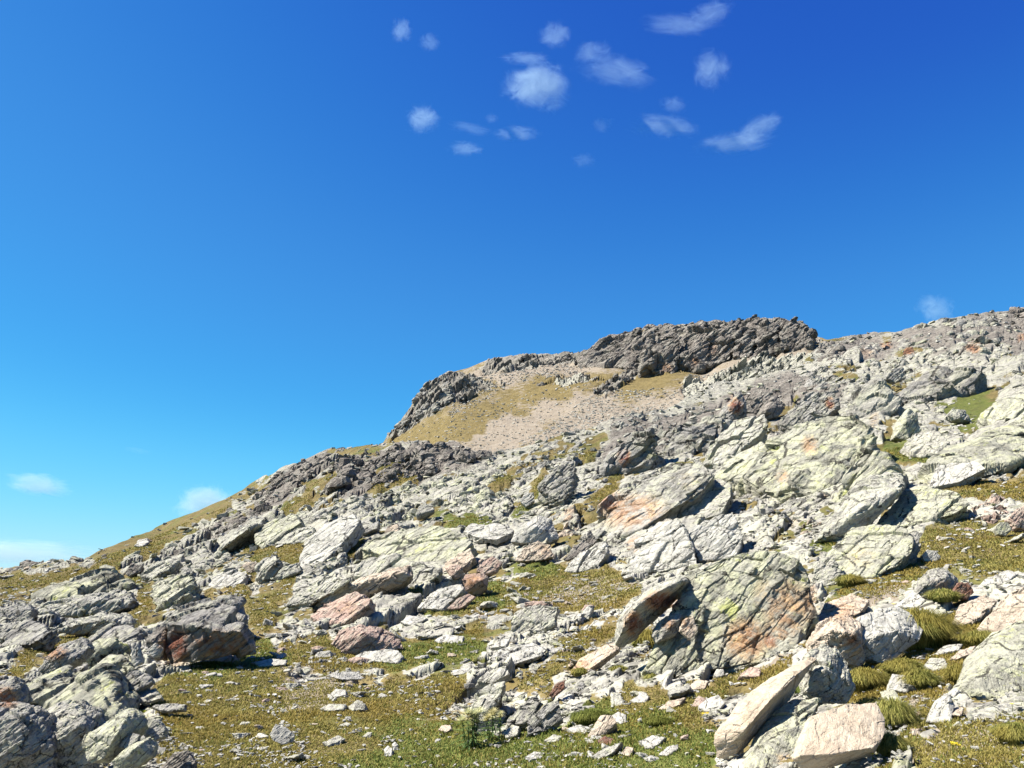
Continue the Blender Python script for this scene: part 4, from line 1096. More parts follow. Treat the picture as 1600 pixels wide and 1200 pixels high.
# --- main rusty outcrop
mo = [('s', [(1064,930),(1085,892),(1130,868),(1180,861),(1220,866),(1252,879),(1268,912),(1280,965),(1246,1006),(1200,1028),(1150,1046),(1108,1052),(1060,1056),(1050,1010),(1068,962)], 'F', 60),
      ('s', [(1150,1046),(1185,960),(1225,900),(1262,905),(1282,962),(1246,1010),(1200,1030)], 'F', 40),
      ('s', [(1004,1048),(1030,985),(1060,940),(1082,925),(1078,960),(1050,1010),(1030,1052)], 'F', 30),
      ('s', [(1036,1052),(1062,990),(1085,950),(1100,945),(1090,1000),(1062,1056)], 'F', 34),
      ('s', [(1050,1050),(1062,1015),(1085,1000),(1100,1040),(1080,1058)], 'F', 25)]
R('rock_outcrop', 'largest near outcrop, steep ribbed face with orange rust on its right half', 'lichen', *mo, Y=11.7, rough=0.72, strat=1.4)
R('rock_slab', 'overhanging slab with pale rim and dark rusty underside left of the largest near outcrop', 'pale',
  ('p', [(960,1010,10),(966,968,20),(986,938,30),(1022,914,50),(1062,898,70),(1082,906,60),(970,990,-14),(978,966,-24),(998,944,-34),(1028,924,-34),(1062,908,-18),(1070,925,75),(1046,948,80),(1010,966,70),(988,984,50),(974,1012,20)], 12), Y=12.3, rough=0.7)
R('boulder', 'rust fronted block beneath the left shoulder of the largest near outcrop', 'grey', ('p', [(1018,992,0),(1028,972,12),(1048,958,20),(1068,962,15),(1052,975,-12),(1056,992,0),(1026,1004,-5)], 20), Y=12)
R('boulder', 'grey knobbly blocks in front of the overhanging rusty slab', 'grey', ('c', [(1004,1045),(1018,1008),(1050,1000),(1055,1035),(1020,1050)], 15, 14), Y=11.6)
R('boulder', 'small block with brown stain standing on the ribbed face foot', 'tan', ('p', [(1062,985,0),(1068,968,5),(1084,962,8),(1090,985,0),(1078,1000,-5)], 12), Y=11.5)
R('rock_slab', 'tan worn slab running down left from the overhanging slab', 'tan', ('s', [(886,1056),(905,1030),(950,1004),(968,1002),(966,1014),(940,1032),(912,1052)], 'L', 14), rough=0.5)
R('rock_outcrop', 'strip of shattered grey shards below the overhanging slab', 'grey', ('c', [(880,1085),(920,1050),(980,1020),(1010,1045),(1040,1060),(960,1075),(900,1100)], 10, 90), rough=1.2)
R('rock_outcrop', 'stack of tilted slabs in the grass, bottom centre', 'pale',
  ('s', [(732,1108),(745,1085),(768,1069),(788,1066),(780,1092),(752,1118)], 'S', 18), ('s', [(742,1064),(768,1042),(790,1036),(796,1052),(768,1068)], 'L', 16),
  ('c', [(690,1118),(735,1080),(750,1060),(790,1075),(785,1100),(750,1125),(710,1122)], 10, 22))
R('rock_outcrop', 'fan of upright grey slabs right of the tilted stack', 'grey',
  ('s', [(822,1148),(828,1122),(850,1099),(872,1093),(880,1124),(852,1142)], 'F', 14), ('s', [(794,1134),(810,1100),(838,1083),(846,1094),(822,1128)], 'S', 14), ('c', [(780,1140),(800,1120),(830,1110),(870,1130),(840,1150)], 9, 10), strat=1.5)
R('stone', 'brown pointed stone on top of the shattered strip left end', 'rust', ('p', [(858,1088,0),(868,1068,3),(884,1062,5),(882,1074,0),(866,1090,-3)], 8))
# --- centre grass rocks
R('boulder', 'rounded pinkish tan boulder with bark like surface, left of centre on the turf', 'pink',
  ('p', [(518,1008,0),(530,985,18),(560,974,30),(600,983,30),(628,1000,15),(630,1014,0),(585,1020,-12),(540,1022,-8),(570,990,-12)], 20), rough=0.7, strat=1.4)
R('rock_slab', 'flat pale slab at the foot of the bark like boulder', 'white', ('s', [(555,1026),(570,1018),(620,1014),(630,1024),(620,1036),(575,1032)], 'U', 6), rough=0.5)
R('rock_outcrop', 'cluster of dark layered flagstones left of centre on the turf', 'grey',
  ('c', [(442,1048),(462,1030),(500,1022),(535,1030),(560,1048),(550,1062),(510,1052),(462,1054)], 12, 30), strat=1.6)
R('rock_slab', 'long white flagstone at the left end of the dark flagstones', 'white', ('s', [(395,1034),(420,1029),(448,1030),(444,1038),(405,1041)], 'U', 4), rough=0.5)
R('stone', 'lone white angular stone on brown grass at lower left', 'white', ('p', [(421,1148,0),(430,1131,6),(446,1136,8),(461,1148,4),(458,1160,0),(440,1164,-5),(426,1157,-4)], 10), Y=9.6, rough=0.5)
R('rock_slab', 'white slabs stacked on the turf in the centre', 'white', ('s', [(758,1034),(780,1016),(830,1004),(858,1010),(846,1024),(800,1038)], 'U', 8), ('s', [(765,1012),(785,990),(800,992),(790,1010)], 'L', 8), rough=0.6)
R('rock_outcrop', 'pale jointed rock face standing in turf left of the overhanging slab', 'pale', ('s', [(798,992),(803,958),(825,945),(872,947),(866,974),(835,990)], 'F', 20), strat=0.8)
R('rock_outcrop', 'line of white broken slabs between jointed face and overhanging slab', 'white', ('c', [(875,978),(905,962),(940,958),(975,945),(970,958),(930,985),(890,985)], 18, 11), rough=0.8)
R('rock_slab', 'dark edged pale slab lying above the centre turf', 'white', ('s', [(625,972),(636,960),(668,965),(645,977)], 'U', 6), rough=0.6)
R('rock_slab', 'oval pale slab on the centre turf', 'white', ('s', [(678,1000),(695,991),(724,994),(722,1004),(690,1006)], 'U', 5), rough=0.5)
R('rock_slab', 'pale long stone half sunk in the brown turf, centre', 'white', ('s', [(688,1053),(710,1046),(736,1043),(728,1052),(700,1056)], 'U', 4), rough=0.5)
for lab, m, o, dy in [
    ('round pale stone on brown turf above the long pale slabs', 'white', [(516,1084),(525,1075),(540,1078),(541,1086),(522,1089)], 0),
    ('grey slab stone, right of a similar long one on brown turf', 'pale', [(544,1104),(560,1092),(571,1100),(569,1109),(550,1110)], 0),
    ('long flat grey stone on the brown turf, lower left of centre', 'pale', [(499,1107),(515,1099),(541,1100),(536,1108),(510,1111)], 0),
    ('small white angular stone near the bottom edge centre', 'white', [(599,1171),(606,1164),(613,1170),(612,1181),(603,1182)], 0),
    ('bright white stone in front of the largest near outcrop', 'white', [(1091,1104),(1104,1092),(1122,1084),(1133,1098),(1122,1111),(1102,1112)], 1),
    ('oval white stone on grass above the tan pointed stone', 'white', [(984,1094),(1000,1085),(1016,1087),(1008,1097),(992,1098)], 0),
    ('white egg shaped stone left of the oval white one', 'white', [(956,1118),(966,1111),(979,1117),(979,1128),(970,1131),(960,1126)], 0),
    ('white hatchet shaped stone near the bottom edge', 'white', [(999,1158),(1020,1149),(1041,1151),(1028,1164),(1010,1170)], 0),
    ('elongated white stone below the hatchet shaped one', 'white', [(1029,1178),(1045,1165),(1060,1162),(1060,1170),(1042,1181)], 0),
    ('long grey stone near the bottom edge left of the hatchet shaped stone', 'pale', [(923,1182),(945,1168),(973,1158),(958,1176),(935,1188)], 0),
    ('flat pale stone left of the tan double stone', 'white', [(886,1139),(905,1132),(924,1136),(915,1144),(893,1145)], 0),
    ('tan and grey double stone in the near grass', 'tan', [(918,1150),(938,1118),(956,1116),(964,1130),(946,1146),(925,1154)], 2),
    ('brown red stone below the tan double stone', 'rust', [(933,1157),(945,1149),(959,1154),(957,1164),(940,1165)], 2),
    ('pale rounded stone at the right end of the upright slab fan', 'pale', [(849,1157),(865,1147),(878,1150),(872,1158),(855,1160)], 0),
    ('thin white stone near the bottom edge below the upright slab fan', 'white', [(819,1183),(835,1174),(852,1176),(840,1185)], 0),
    ('small tan stone right of the long grey stone', 'tan', [(969,1178),(979,1166),(991,1168),(984,1182)], 0),
    ('small square white stone at the foot of the ribbed face', 'white', [(1115,1054),(1120,1045),(1131,1045),(1133,1055),(1121,1058)], 2),
    ('orange brown flat stone above the oval white stone', 'tan', [(1028,1108),(1045,1095),(1072,1089),(1062,1101),(1040,1110)], 0),
    ('tan flat stone at the foot of the largest near outcrop', 'tan', [(1073,1073),(1090,1061),(1107,1064),(1101,1076),(1080,1077)], 0),
    ('pinkish stone between the ribbed face and the long leaning slab', 'pink', [(1153,1057),(1173,1041),(1189,1045),(1187,1056),(1162,1060)], 2),
    ('round white pebble left of the bottom centre thistle', 'white', [(612,1163),(617,1158),(622,1163),(619,1168),(613,1168)], 1),
    ('brown oval stone in grass above the thistle', 'tan', [(684,1140),(690,1133),(704,1132),(706,1140),(696,1144)], 1),
    ('grey stone standing right of the thistle', 'pale', [(786,1145),(800,1132),(812,1135),(808,1148),(792,1154)], 1),
    ('small pale stone in the shrubby grass on the right, above the big tan boulder', 'white', [(1388,1076),(1394,1052),(1414,1054),(1426,1068),(1418,1082),(1398,1080)], 2),
    ('layered pale stone left of the big lichen slab at the right edge', 'pale', [(1443,1040),(1454,1027),(1476,1029),(1483,1044),(1460,1048)], 1),
    ('smooth tan flat stone in the path above the big lichen slab', 'tan', [(1486,1028),(1500,1015),(1525,1008),(1520,1020),(1496,1030)], 0),
    ('white flat stone in the path below the rusty split stone', 'white', [(1465,1016),(1480,1007),(1505,1006),(1498,1016),(1475,1020)], 0)]:
    n = ['U', 'L', 'F'][dy]
    h = max(q[1] for q in o) - min(q[1] for q in o)
    R('stone', lab, m, ('s', o, n, h * 0.7), rough=0.55)
# --- right foreground
R('rock_slab', 'long leaning pinkish white slab with black shade beneath, bottom right', 'smooth',
  ('p', [(1117,1162,0),(1120,1143,5),(1150,1100,30),(1200,1060,60),(1235,1040,85),(1262,1026,100),(1276,1030,90),(1205,1092,-12),(1165,1140,-22),(1240,1058,20),(1150,1180,5),(1145,1190,0),(1120,1184,0),(1190,1140,30),(1240,1085,55)], 12), Y=6.5, rough=0.42)
R('boulder', 'knobbly weathered rock at the top of the long leaning slab', 'pale',
  ('p', [(1252,1052,15),(1262,1022,30),(1288,1003,45),(1308,1012,40),(1326,1040,25),(1337,1075,5),(1322,1098,0),(1280,1098,-5),(1256,1082,0),(1290,1045,-15)], 25), Y=7.0, rough=1.0, strat=1.2)
R('rock_slab', 'lichened slab under the long leaning slab beside the big tan boulder', 'lichen',
  ('s', [(1158,1215),(1165,1176),(1200,1122),(1240,1096),(1282,1092),(1276,1112),(1252,1138),(1240,1180),(1246,1215)], 'L', 40), Y=6.2, rough=0.6)
R('boulder', 'big smooth tan boulder at the bottom right with a dark undercut rim', 'smooth',
  ('p', [(1238,1186,5),(1246,1158,20),(1266,1120,50),(1320,1100,70),(1370,1097,75),(1385,1128,45),(1382,1152,15),(1364,1168,-8),(1300,1178,-20),(1250,1180,-10),(1366,1180,12),(1320,1190,5),(1290,1204,5),(1252,1202,5)], 20), Y=5.15, rough=0.30, strat=0.4)
R('boulder', 'pale blocky boulder beside the hanging grass tussock', 'white',
  ('p', [(1330,985,25),(1342,964,40),(1372,952,55),(1402,947,60),(1426,960,50),(1442,985,20),(1436,1002,5),(1412,1018,0),(1384,1038,-8),(1352,1030,-5),(1345,1000,-10),(1400,985,-8)], 25), Y=8.6, rough=0.6, strat=0.7)
R('rock_outcrop', 'tan crested rock with dark rusty face left of the pale blocky boulder', 'tan',
  ('p', [(1262,1005,10),(1284,972,40),(1325,954,60),(1345,975,30),(1300,985,-8),(1335,990,-12),(1356,1032,0),(1346,1042,0),(1310,1030,0),(1275,1035,5)], 25), Y=8.5, rough=0.9)
R('rock_slab', 'flat orange slab above the tan crested rock', 'tan', ('s', [(1274,972),(1290,942),(1330,928),(1358,938),(1346,956),(1300,978)], 'U', 14), rough=0.7)
R('rock_slab', 'big pale slab with green lichen stripe at the right edge', 'lichen',
  ('s', [(1498,1095),(1500,1060),(1512,1028),(1552,990),(1590,969),(1640,968),(1640,1065),(1590,1085),(1560,1100),(1520,1118)], 'L', 50), Y=6.7, rough=0.45)
R('stone', 'upright pale shard left below the big lichen striped slab', 'white', ('s', [(1448,1128),(1460,1096),(1480,1082),(1492,1100),(1486,1128)], 'F', 16), rough=0.5)
R('boulder', 'rust fronted pale rock right of the big tan boulder', 'pink',
  ('p', [(1392,1205,0),(1405,1165,20),(1430,1145,35),(1466,1139,40),(1484,1156,20),(1440,1165,-8),(1462,1186,0),(1432,1212,0)], 20), Y=5.6, rough=0.8)
R('boulder', 'large pale boulder cut by the bottom edge near the right corner', 'smooth',
  ('p', [(1430,1215,0),(1458,1172,25),(1502,1150,45),(1556,1144,50),(1582,1185,20),(1585,1230,0),(1500,1190,-15),(1440,1240,0)], 30), Y=5.2, rough=0.45, strat=0.7)
R('rock_outcrop', 'cracked pale rocks at the right edge below the big lichen striped slab', 'pale',
  ('s', [(1494,1135),(1540,1102),(1600,1084),(1640,1110),(1640,1165),(1565,1148),(1520,1156)], 'L', 30), ('s', [(1580,1190),(1590,1150),(1640,1130),(1640,1200)], 'L', 30), Y=5.7, rough=0.8)
R('boulder', 'tan pebbly lump at the bottom edge beside the lichened slab', 'pink', ('c', [(1392,1140),(1420,1100),(1450,1110),(1440,1140),(1410,1150)], 14, 12), Y=6.2)
print('rocks', len(STATS), sum(STATS), round(time.time() - T0, 1))

# --- far mountain crags
R('cliff', 'dark summit cliff with vertical gullies on the mountain skyline', 'dark',
  ('s', [(985,572),(990,540),(1004,528),(1018,522),(1020,545),(1006,574)], 'F', 26),
  ('s', [(1004,572),(1012,545),(1030,522),(1058,515),(1062,560),(1050,580),(1020,580)], 'F', 40),
  ('s', [(1062,576),(1066,530),(1082,513),(1104,513),(1108,548),(1096,576)], 'F', 30),
  ('s', [(1104,572),(1112,530),(1122,512),(1150,510),(1152,530),(1140,560)], 'F', 36),
  ('s', [(1146,556),(1152,522),(1162,509),(1178,508),(1180,530),(1172,556)], 'F', 46),
  ('s', [(1178,558),(1186,520),(1192,505),(1215,503),(1214,530),(1204,558)], 'F', 30),
  ('s', [(1216,545),(1222,515),(1232,504),(1252,508),(1266,524),(1268,540),(1240,546)], 'F', 46),
  ('s', [(905,572),(912,553),(930,541),(952,529),(978,519),(1000,515),(1002,545),(985,572),(950,566)], 'L', 20),
  ('s', [(1000,560),(1004,516),(1030,511),(1070,508),(1100,506),(1102,540),(1050,560)], 'L', 24),
  ('s', [(1098,550),(1100,506),(1150,504),(1190,499),(1218,498),(1216,535),(1150,548)], 'L', 24),
  ('s', [(1214,535),(1216,500),(1240,502),(1256,508),(1266,518),(1272,532),(1262,542)], 'F', 20),
  ('c', [(905,560),(950,538),(1000,524),(1060,516),(1100,514),(1190,507),(1250,512),(1262,530),(1190,530),(1100,535),(1000,545)], 5, 60),
  ('c', [(900,572),(960,560),(1000,575),(1040,582),(1100,578),(1150,556),(1200,560),(1240,545),(1200,550),(1100,560),(1000,560)], 6, 60),
  Y=283, far=True, strat=1.6, rough=1.5, resmax=360, grain=0.30, sink=2.0)
R('crag', 'steep dark crag on the left skyline shoulder of the mountain', 'grey',
  ('c', [(605,680),(622,660),(645,634),(668,600),(690,592),(735,592),(778,600),(748,613),(700,633),(655,660),(620,678)], 10, 120), Y=290, far=True, rough=1.2, strat=1.3, sink=2.5, grain=0.5, resmax=260)
R('crag', 'thin dark crag along the skyline between the shoulder and the summit cliff', 'dark', ('c', [(770,572),(820,557),(900,556),(900,563),(850,570),(800,574)], 5, 80), Y=350, far=True, sink=3.0)
R('crag', 'small dark crag standing in the grass below the summit cliff', 'dark', ('c', [(935,612),(958,598),(990,572),(1000,582),(975,603),(948,616)], 7, 50), Y=270, far=True)
R('crag', 'thin dark ledges crossing the grassy mountain flank', 'dark', ('c', [(825,598),(870,590),(935,594),(940,602),(890,606),(840,604)], 5, 36), Y=300, far=True)
print('all rocks', len(STATS), sum(STATS), round(time.time() - T0, 1))

# ------------------------------------------------------------------ scattered stones
def stone_mesh(seed, flat, sub=3):
    r = np.random.default_rng(seed)
    p = r.uniform(-1, 1, (int(r.integers(12, 20)), 3)); p = np.sign(p) * np.abs(p) ** 0.55
    V0, F0 = hull(p * np.array((1, r.uniform(0.6, 0.85), flat)) * 0.5)
    return V0, F0

base_stones = []
for k in range(14):
    V0, F0 = stone_mesh(500 + k, 0.28 + 0.05 * (k % 6))
    me = bpy.data.meshes.new('h'); me.from_pydata(V0.tolist(), [], F0.tolist())
    tmp = bpy.data.objects.new('h', me); C.objects.link(tmp)
    md = tmp.modifiers.new('r', 'REMESH'); md.mode = 'VOXEL'; md.voxel_size = 0.035
    dg = bpy.context.evaluated_depsgraph_get(); dg.update()
    m2 = bpy.data.meshes.new_from_object(tmp.evaluated_get(dg))
    nv = len(m2.vertices)
    co = np.empty(nv * 3, np.float32); m2.vertices.foreach_get('co', co); co = co.reshape(-1, 3).astype(float)
    no = np.empty(nv * 3, np.float32); m2.vertices.foreach_get('normal', no); no = no.reshape(-1, 3).astype(float)
    bpy.data.objects.remove(tmp); bpy.data.meshes.remove(me)
    W = displace(co, no, 0.8, 0, 0.8, 1.0, 900 + k)
    m2.vertices.foreach_set('co', W.astype(np.float32).ravel()); m2.update()
    m2.polygons.foreach_set('use_smooth', np.zeros(len(m2.polygons), bool))
    at = m2.attributes.new('rust', 'FLOAT', 'POINT')
    m2.name = 'stone'
    m2.materials.append(ROCK[['white', 'pale', 'white', 'lichen', 'white', 'tan', 'pale', 'white', 'grey', 'white', 'pale', 'pink', 'white', 'pale'][k]])
    base_stones.append(m2)

rng = np.random.default_rng(21)
ZONES = [
 ([(262,1048),(420,1035),(560,1062),(570,1110),(450,1115),(290,1110)], 44, 8, 'small pale stone on the turf below the red sided boulder'),  # polygon, count, mean size in pixels, label place
 ([(300,1050),(560,1062),(690,1060),(700,1110),(600,1190),(300,1195),(250,1100)], 40, 9, 'small pale stone lying on the brown turf at lower left'),
 ([(900,1100),(1110,1070),(1120,1190),(820,1195),(880,1150)], 34, 12, 'small pale stone in the near green grass right of bottom centre'),
 ([(400,930),(480,970),(520,1000),(640,990),(760,960),(740,1035),(420,1040)], 50, 10, 'flat pale stone on the turf between the red sided boulder and the centre'),
 ([(650,930),(760,895),(1000,905),(960,955),(800,960),(700,980)], 60, 10, 'flat pale stone strewn over the turf below the tan dome'),
 ([(1330,920),(1440,870),(1440,815),(1520,800),(1600,830),(1600,890),(1400,930)], 30, 11, 'thin pale stone on the turf at the right below the long pale slab'),
 ([(880,1000),(960,975),(900,1040),(800,1075),(800,1040)], 20, 10, 'pale stone on the turf below the jointed rock face'),
 ([(1300,1040),(1500,1000),(1500,1130),(1390,1190),(1330,1090)], 26, 14, 'small stone in the gravel and tufts of the right foreground'),
 ([(0,900),(270,820),(330,800),(200,890),(60,930),(0,945)], 20, 5, 'tiny pale stone dotting the grassy slope under the left skyline'),
 ([(380,850),(460,850),(440,905),(330,930),(300,930)], 14, 8, 'pale stone in the turf hollow on the left slope'),
]
LAND = [(324,985,'the red sided boulder'),(188,1150,'the leaning lichen boulder'),(441,1147,'the lone angular white stone'),(525,1080,'the small twin slabs on brown turf'),
        (575,1000,'the bark like pinkish boulder'),(500,1045,'the dark layered flagstones'),(530,960,'the low pinkish slab'),(745,912,'the squat red brown boulder'),
        (720,940,'the lower red brown boulder'),(805,1022,'the white stacked slabs'),(835,970,'the jointed rock face in the turf'),(1020,950,'the overhanging slab'),
        (1170,960,'the largest near outcrop'),(750,1085,'the tilted slab stack'),(840,1120,'the fan of upright slabs'),(735,1165,'the bushy thistle'),
        (1112,1098,'the bright white stone'),(1020,1158,'the hatchet shaped stone'),(940,1130,'the tan double stone'),(1000,1090,'the oval white stone'),
        (1200,1110,'the long leaning slab'),(1310,1145,'the big tan boulder'),(1385,990,'the pale blocky boulder'),(1290,1050,'the knobbly rock'),
        (1550,1040,'the lichen striped slab'),(1462,915,'the humped dark rock'),(1455,868,'the white pentagonal stone'),(1555,905,'the flat white slab'),
        (1350,860,'the slab with tan middle'),(1540,795,'the shattered reddish rock'),(1568,826,'the octagonal stone'),(1440,790,'the long pale slab'),
        (1010,860,'the white jointed slab'),(840,828,'the smooth white half dome'),(840,862,'the tan boulder under the half dome'),(1120,840,'the white square block'),
        (365,838,'the leaning left slab'),(265,922,'the rippled tilted slab'),(355,903,'the pale cracked slab in turf'),(220,848,'the high white slab stone'),
        (160,872,'the dark rock under the left skyline'),(110,872,'the dark skyline boulder'),(500,925,'the ribbed grey slab'),(450,892,'the hollow boulder'),(645,895,'the tan overhang block')]
STM = ['white', 'pale', 'white', 'lichened', 'white', 'tan', 'pale', 'white', 'grey', 'white', 'pale', 'pinkish', 'white', 'pale']
nst, todo = 0, []
for poly, cnt, sz, lab in ZONES:
    grp = lab.replace('small ', '').replace('tiny ', '').replace('stone', 'stones')
    for x, y in in_poly(poly, cnt, rng):
        p = ground(x, y)[0]
        s = 1.3 * sz * p[1] / F * math.exp(rng.normal(0.1, 0.45))
        k = int(rng.integers(14))
        o = bpy.data.objects.new('stone', base_stones[k])
        o.location = (p[0], p[1], p[2] + s * 0.09)
        o.scale = (s * rng.uniform(0.9, 1.5), s, s * rng.uniform(0.7, 1.1))
        o.rotation_euler = (rng.normal(0, 0.22), rng.normal(-0.12, 0.22), rng.uniform(0, 6.28))
        o['texture_scale'] = 2.0 / s
        C.objects.link(o)
        qx, qy = proj(np.array([p])); qx, qy = float(qx[0]), float(qy[0])
        d, lx, ly, ln = min(((qx - a) ** 2 + 2 * (qy - b) ** 2, a, b, n) for a, b, n in LAND)
        dx, dy = qx - lx, (qy - ly) * 1.5
        side = ('right of' if dx > 0 else 'left of') if abs(dx) > abs(dy) else ('below' if dy > 0 else 'above')
        todo.append(((STM[k], side, ln), d, o, grp)); nst += 1
ORD = ['closest', 'second closest', 'third closest', 'fourth closest', 'fifth closest', 'sixth closest', 'seventh closest', 'eighth closest', 'ninth closest', 'tenth closest']
seen = {}
for key, d, o, grp in sorted(todo, key=lambda q: (q[0], q[1])):
    i = seen.get(key, 0); seen[key] = i + 1
    cnt = sum(1 for q in todo if q[0] == key)
    art = 'small ' + key[0] + ' stone ' + key[1] + ' ' + key[2]
    if cnt > 1: art += ', ' + (ORD[i] if i < 10 else 'number %d in distance' % (i + 1)) + ' to it'
    art = ' '.join(art.split()[:16])
    tag(o, art, 'stone', grp)
print('stones', nst)

# the uncountable rest: rubble
def rubble(name, label, spots, sizes, mat, seed, gfun=None):
    r = np.random.default_rng(seed)
    protos = []
    for k in range(10):
        V0, F0 = stone_mesh(seed * 31 + k, 0.5); protos.append((V0, F0))
    Vs, Fs, n = [], [], 0
    for (p, s) in zip(spots, sizes):
        p = p + np.array((0, 0, 0.12 * s + (0.02 if p[1] < 30 else 0)))
        V0, F0 = protos[int(r.integers(10))]
        a = r.uniform(0, 6.28); ca, sa = math.cos(a), math.sin(a)
        W = V0 * np.array((s * r.uniform(0.9, 1.7), s, s * r.uniform(0.5, 1.1)))
        W = np.stack([W[:, 0] * ca - W[:, 1] * sa, W[:, 0] * sa + W[:, 1] * ca, W[:, 2] + 0.35 * r.uniform(-0.4, 1) * W[:, 0]], -1)
        Vs.append(W + p); Fs.append(F0 + n); n += len(V0)
    V = np.vstack(Vs)
    o = mesh_np(name, V, np.vstack(Fs), [ROCK[mat]], None, {'rust': rust_at(V)})
    o['texture_scale'] = 1.2
    tag(o, label, 'rubble', None, 'stuff')
    return o

def scatter(n, test, seed, lo, hi, ymin=None):
    r = np.random.default_rng(seed)
    px = r.uniform(-30, 1630, n * 3); cy = np.interp(px, CREST[:, 0], CREST[:, 1])
    py = cy + (1210 - cy) * r.uniform(0, 1, n * 3)
    ci = np.round(np.interp(px, cx, np.arange(NC_))).astype(int)
    ri = np.round((py - cy) / (1235 - cy) * (nr - 1)).astype(int)
    gm = GRASSM[ri, ci]
    keep = r.uniform(0, 1, len(px)) < test(px, py, gm)
    px, py, ri, ci = px[keep][:n], py[keep][:n], ri[keep][:n], ci[keep][:n]
    P = GRID[ri, ci]
    s = np.exp(r.uniform(math.log(lo), math.log(hi), len(px))) * P[:, 1] / F
    return P, s
clus = lambda px, py: sstep(-0.1, 0.45, fbm(np.stack([px / 60, py / 30, 0 * px], -1), 3, 91))
P, s = scatter(13000, lambda x, y, g: (0.12 + 0.88 * clus(x, y)) * (0.6 + 0.4 * (1 - g)), 5, 2.0, 8)
rubble('rubble', 'countless small pale stones strewn over turf and between outcrops', P, s, 'white', 5)
P, s = scatter(2600, lambda x, y, g: (1 - g) * (0.2 + 0.8 * clus(x + 300, y)), 6, 5, 15)
rubble('rubble', 'broken grey and lichened rubble between the outcrops of the slope', P, s, 'lichen', 6)
P, s = scatter(1500, lambda x, y, g: (1 - g) * (0.1 + 0.9 * clus(x + 900, y + 50)), 8, 5, 14)
rubble('rubble', 'darker grey shattered rubble between the outcrops of the slope', P, s, 'grey', 8)
# scree on the mountain
r = np.random.default_rng(9)
q = in_poly([(770,715),(860,665),(930,612),(1060,612),(1080,590),(1130,580),(1250,560),(1150,600),(1060,640),(950,665),(830,700)], 2200, r) + \
    in_poly([(740,590),(830,565),(905,565),(960,565),(900,590),(800,600),(700,650),(700,640)], 900, r) + in_poly([(600,690),(760,620),(930,600),(900,630),(770,720)], 600, r)
P = np.array([mground(x, y) for x, y in q]); s = np.exp(r.uniform(math.log(1.6), math.log(4.6), len(P))) * P[:, 1] / F
rubble('scree', 'pale scree stones on the beige upper mountain slope', P, s, 'white', 9)['category'] = 'scree'
q = in_poly([(885,556),(925,543),(952,529),(1020,512),(1100,507),(1190,499),(1250,505),(1272,525),(1260,535),(1100,530),(1000,535),(930,560)], 700, r)
P = np.array([mground(x, y) for x, y in q]); s = np.exp(r.uniform(math.log(3), math.log(8), len(P))) * P[:, 1] / F
rubble('rubble', 'dark loose blocks along the top of the summit cliff', P, s, 'dark', 10)

# ------------------------------------------------------------------ grass
def blades(P, h, w, lean, seed, curl=0.5, updir=None):
    """two-segment blades; returns verts, tris(quads+tip), shade"""
    r = np.random.default_rng(seed); n = len(P)
    a = r.uniform(0, 2 * math.pi, n); d = np.stack([np.cos(a), np.sin(a), np.zeros(n)], -1)
    side = np.stack([-d[:, 1], d[:, 0], np.zeros(n)], -1)
    hh = (h * r.uniform(0.55, 1.25, n))[:, None]; ww = (w * r.uniform(0.7, 1.3, n))[:, None]
    ln = (lean * r.uniform(0.2, 1.3, n))[:, None]
    up = np.array((0, 0, 1.0)) if updir is None else updir
    b0 = P - side * ww; b1 = P + side * ww
    m = P + up * hh * 0.6 + d * ln * hh * 0.35
    m0 = m - side * ww * 0.7; m1 = m + side * ww * 0.7
    tp = P + up * hh * (1.0 - 0.3 * curl) + d * ln * hh
    V = np.stack([b0, b1, m0, m1, tp], 1).reshape(-1, 3)
    i = np.arange(n)[:, None] * 5
    T = np.concatenate([i + np.array([0, 1, 3]), i + np.array([0, 3, 2]), i + np.array([2, 3, 4])], 0)
    return V, T, np.repeat(r.uniform(0, 1, n), 5)

def grass_field(n, seed, green, pmin, hgt, label, mat):
    r = np.random.default_rng(seed)
    px = r.uniform(-30, 1630, n * 4); py = r.uniform(pmin, 1235, n * 4)
    cy = np.interp(px, CREST[:, 0], CREST[:, 1])
    c = np.interp(px, cx, np.arange(NC_)); ci = np.clip(c.astype(int), 0, NC_ - 2)
    rr_ = np.clip((py - cy) / (1235 - cy) * (nr - 1), 0, nr - 1.01); ri = rr_.astype(int)
    gm = GRASSM[ri, ci]; gg = grn.reshape(rows_y.shape)[ri, ci]
    nz = fbm(np.stack([px / 26, py / 14, 0 * px], -1), 3, seed + 3)
    if green: k = gm * np.clip(gg * 1.1 + 0.5 * nz, 0.05, 1)
    else: k = gm * np.clip(1.0 - gg * 0.7 + 0.4 * nz, 0.1, 1)
    keep = (r.uniform(0, 1, len(px)) < k * sstep(0.5, 0.9, gm)) & (py > cy + 14)
    fr, fc = (rr_ - ri)[keep][:n], (c - ci)[keep][:n]
    ri, ci = ri[keep][:n], ci[keep][:n]
    P = (GRID[ri, ci] * ((1 - fr) * (1 - fc))[:, None] + GRID[ri + 1, ci] * (fr * (1 - fc))[:, None]
         + GRID[ri, ci + 1] * ((1 - fr) * fc)[:, None] + GRID[ri + 1, ci + 1] * (fr * fc)[:, None])
    yy = P[:, 1]
    h = hgt * (0.6 + 0.04 * yy) * (1 + 0.5 * vnoise(P * 1.7, 4))
    V, T, sh = blades(P - np.array((0, 0, 0.005)), h, yy / F * 0.85, 0.8, seed + 1)
    o = mesh_np('grass', V, T, [mat], None, {'shade': sh})
    tag(o, label, 'grass', None, 'stuff')
grass_field(190000, 41, False, 700, 0.038, 'short dry olive brown turf on the near and middle slope', GRASS)
grass_field(70000, 43, True, 700, 0.045, 'fresher green grass in the damp hollows of the slope', GRASS_GREEN)

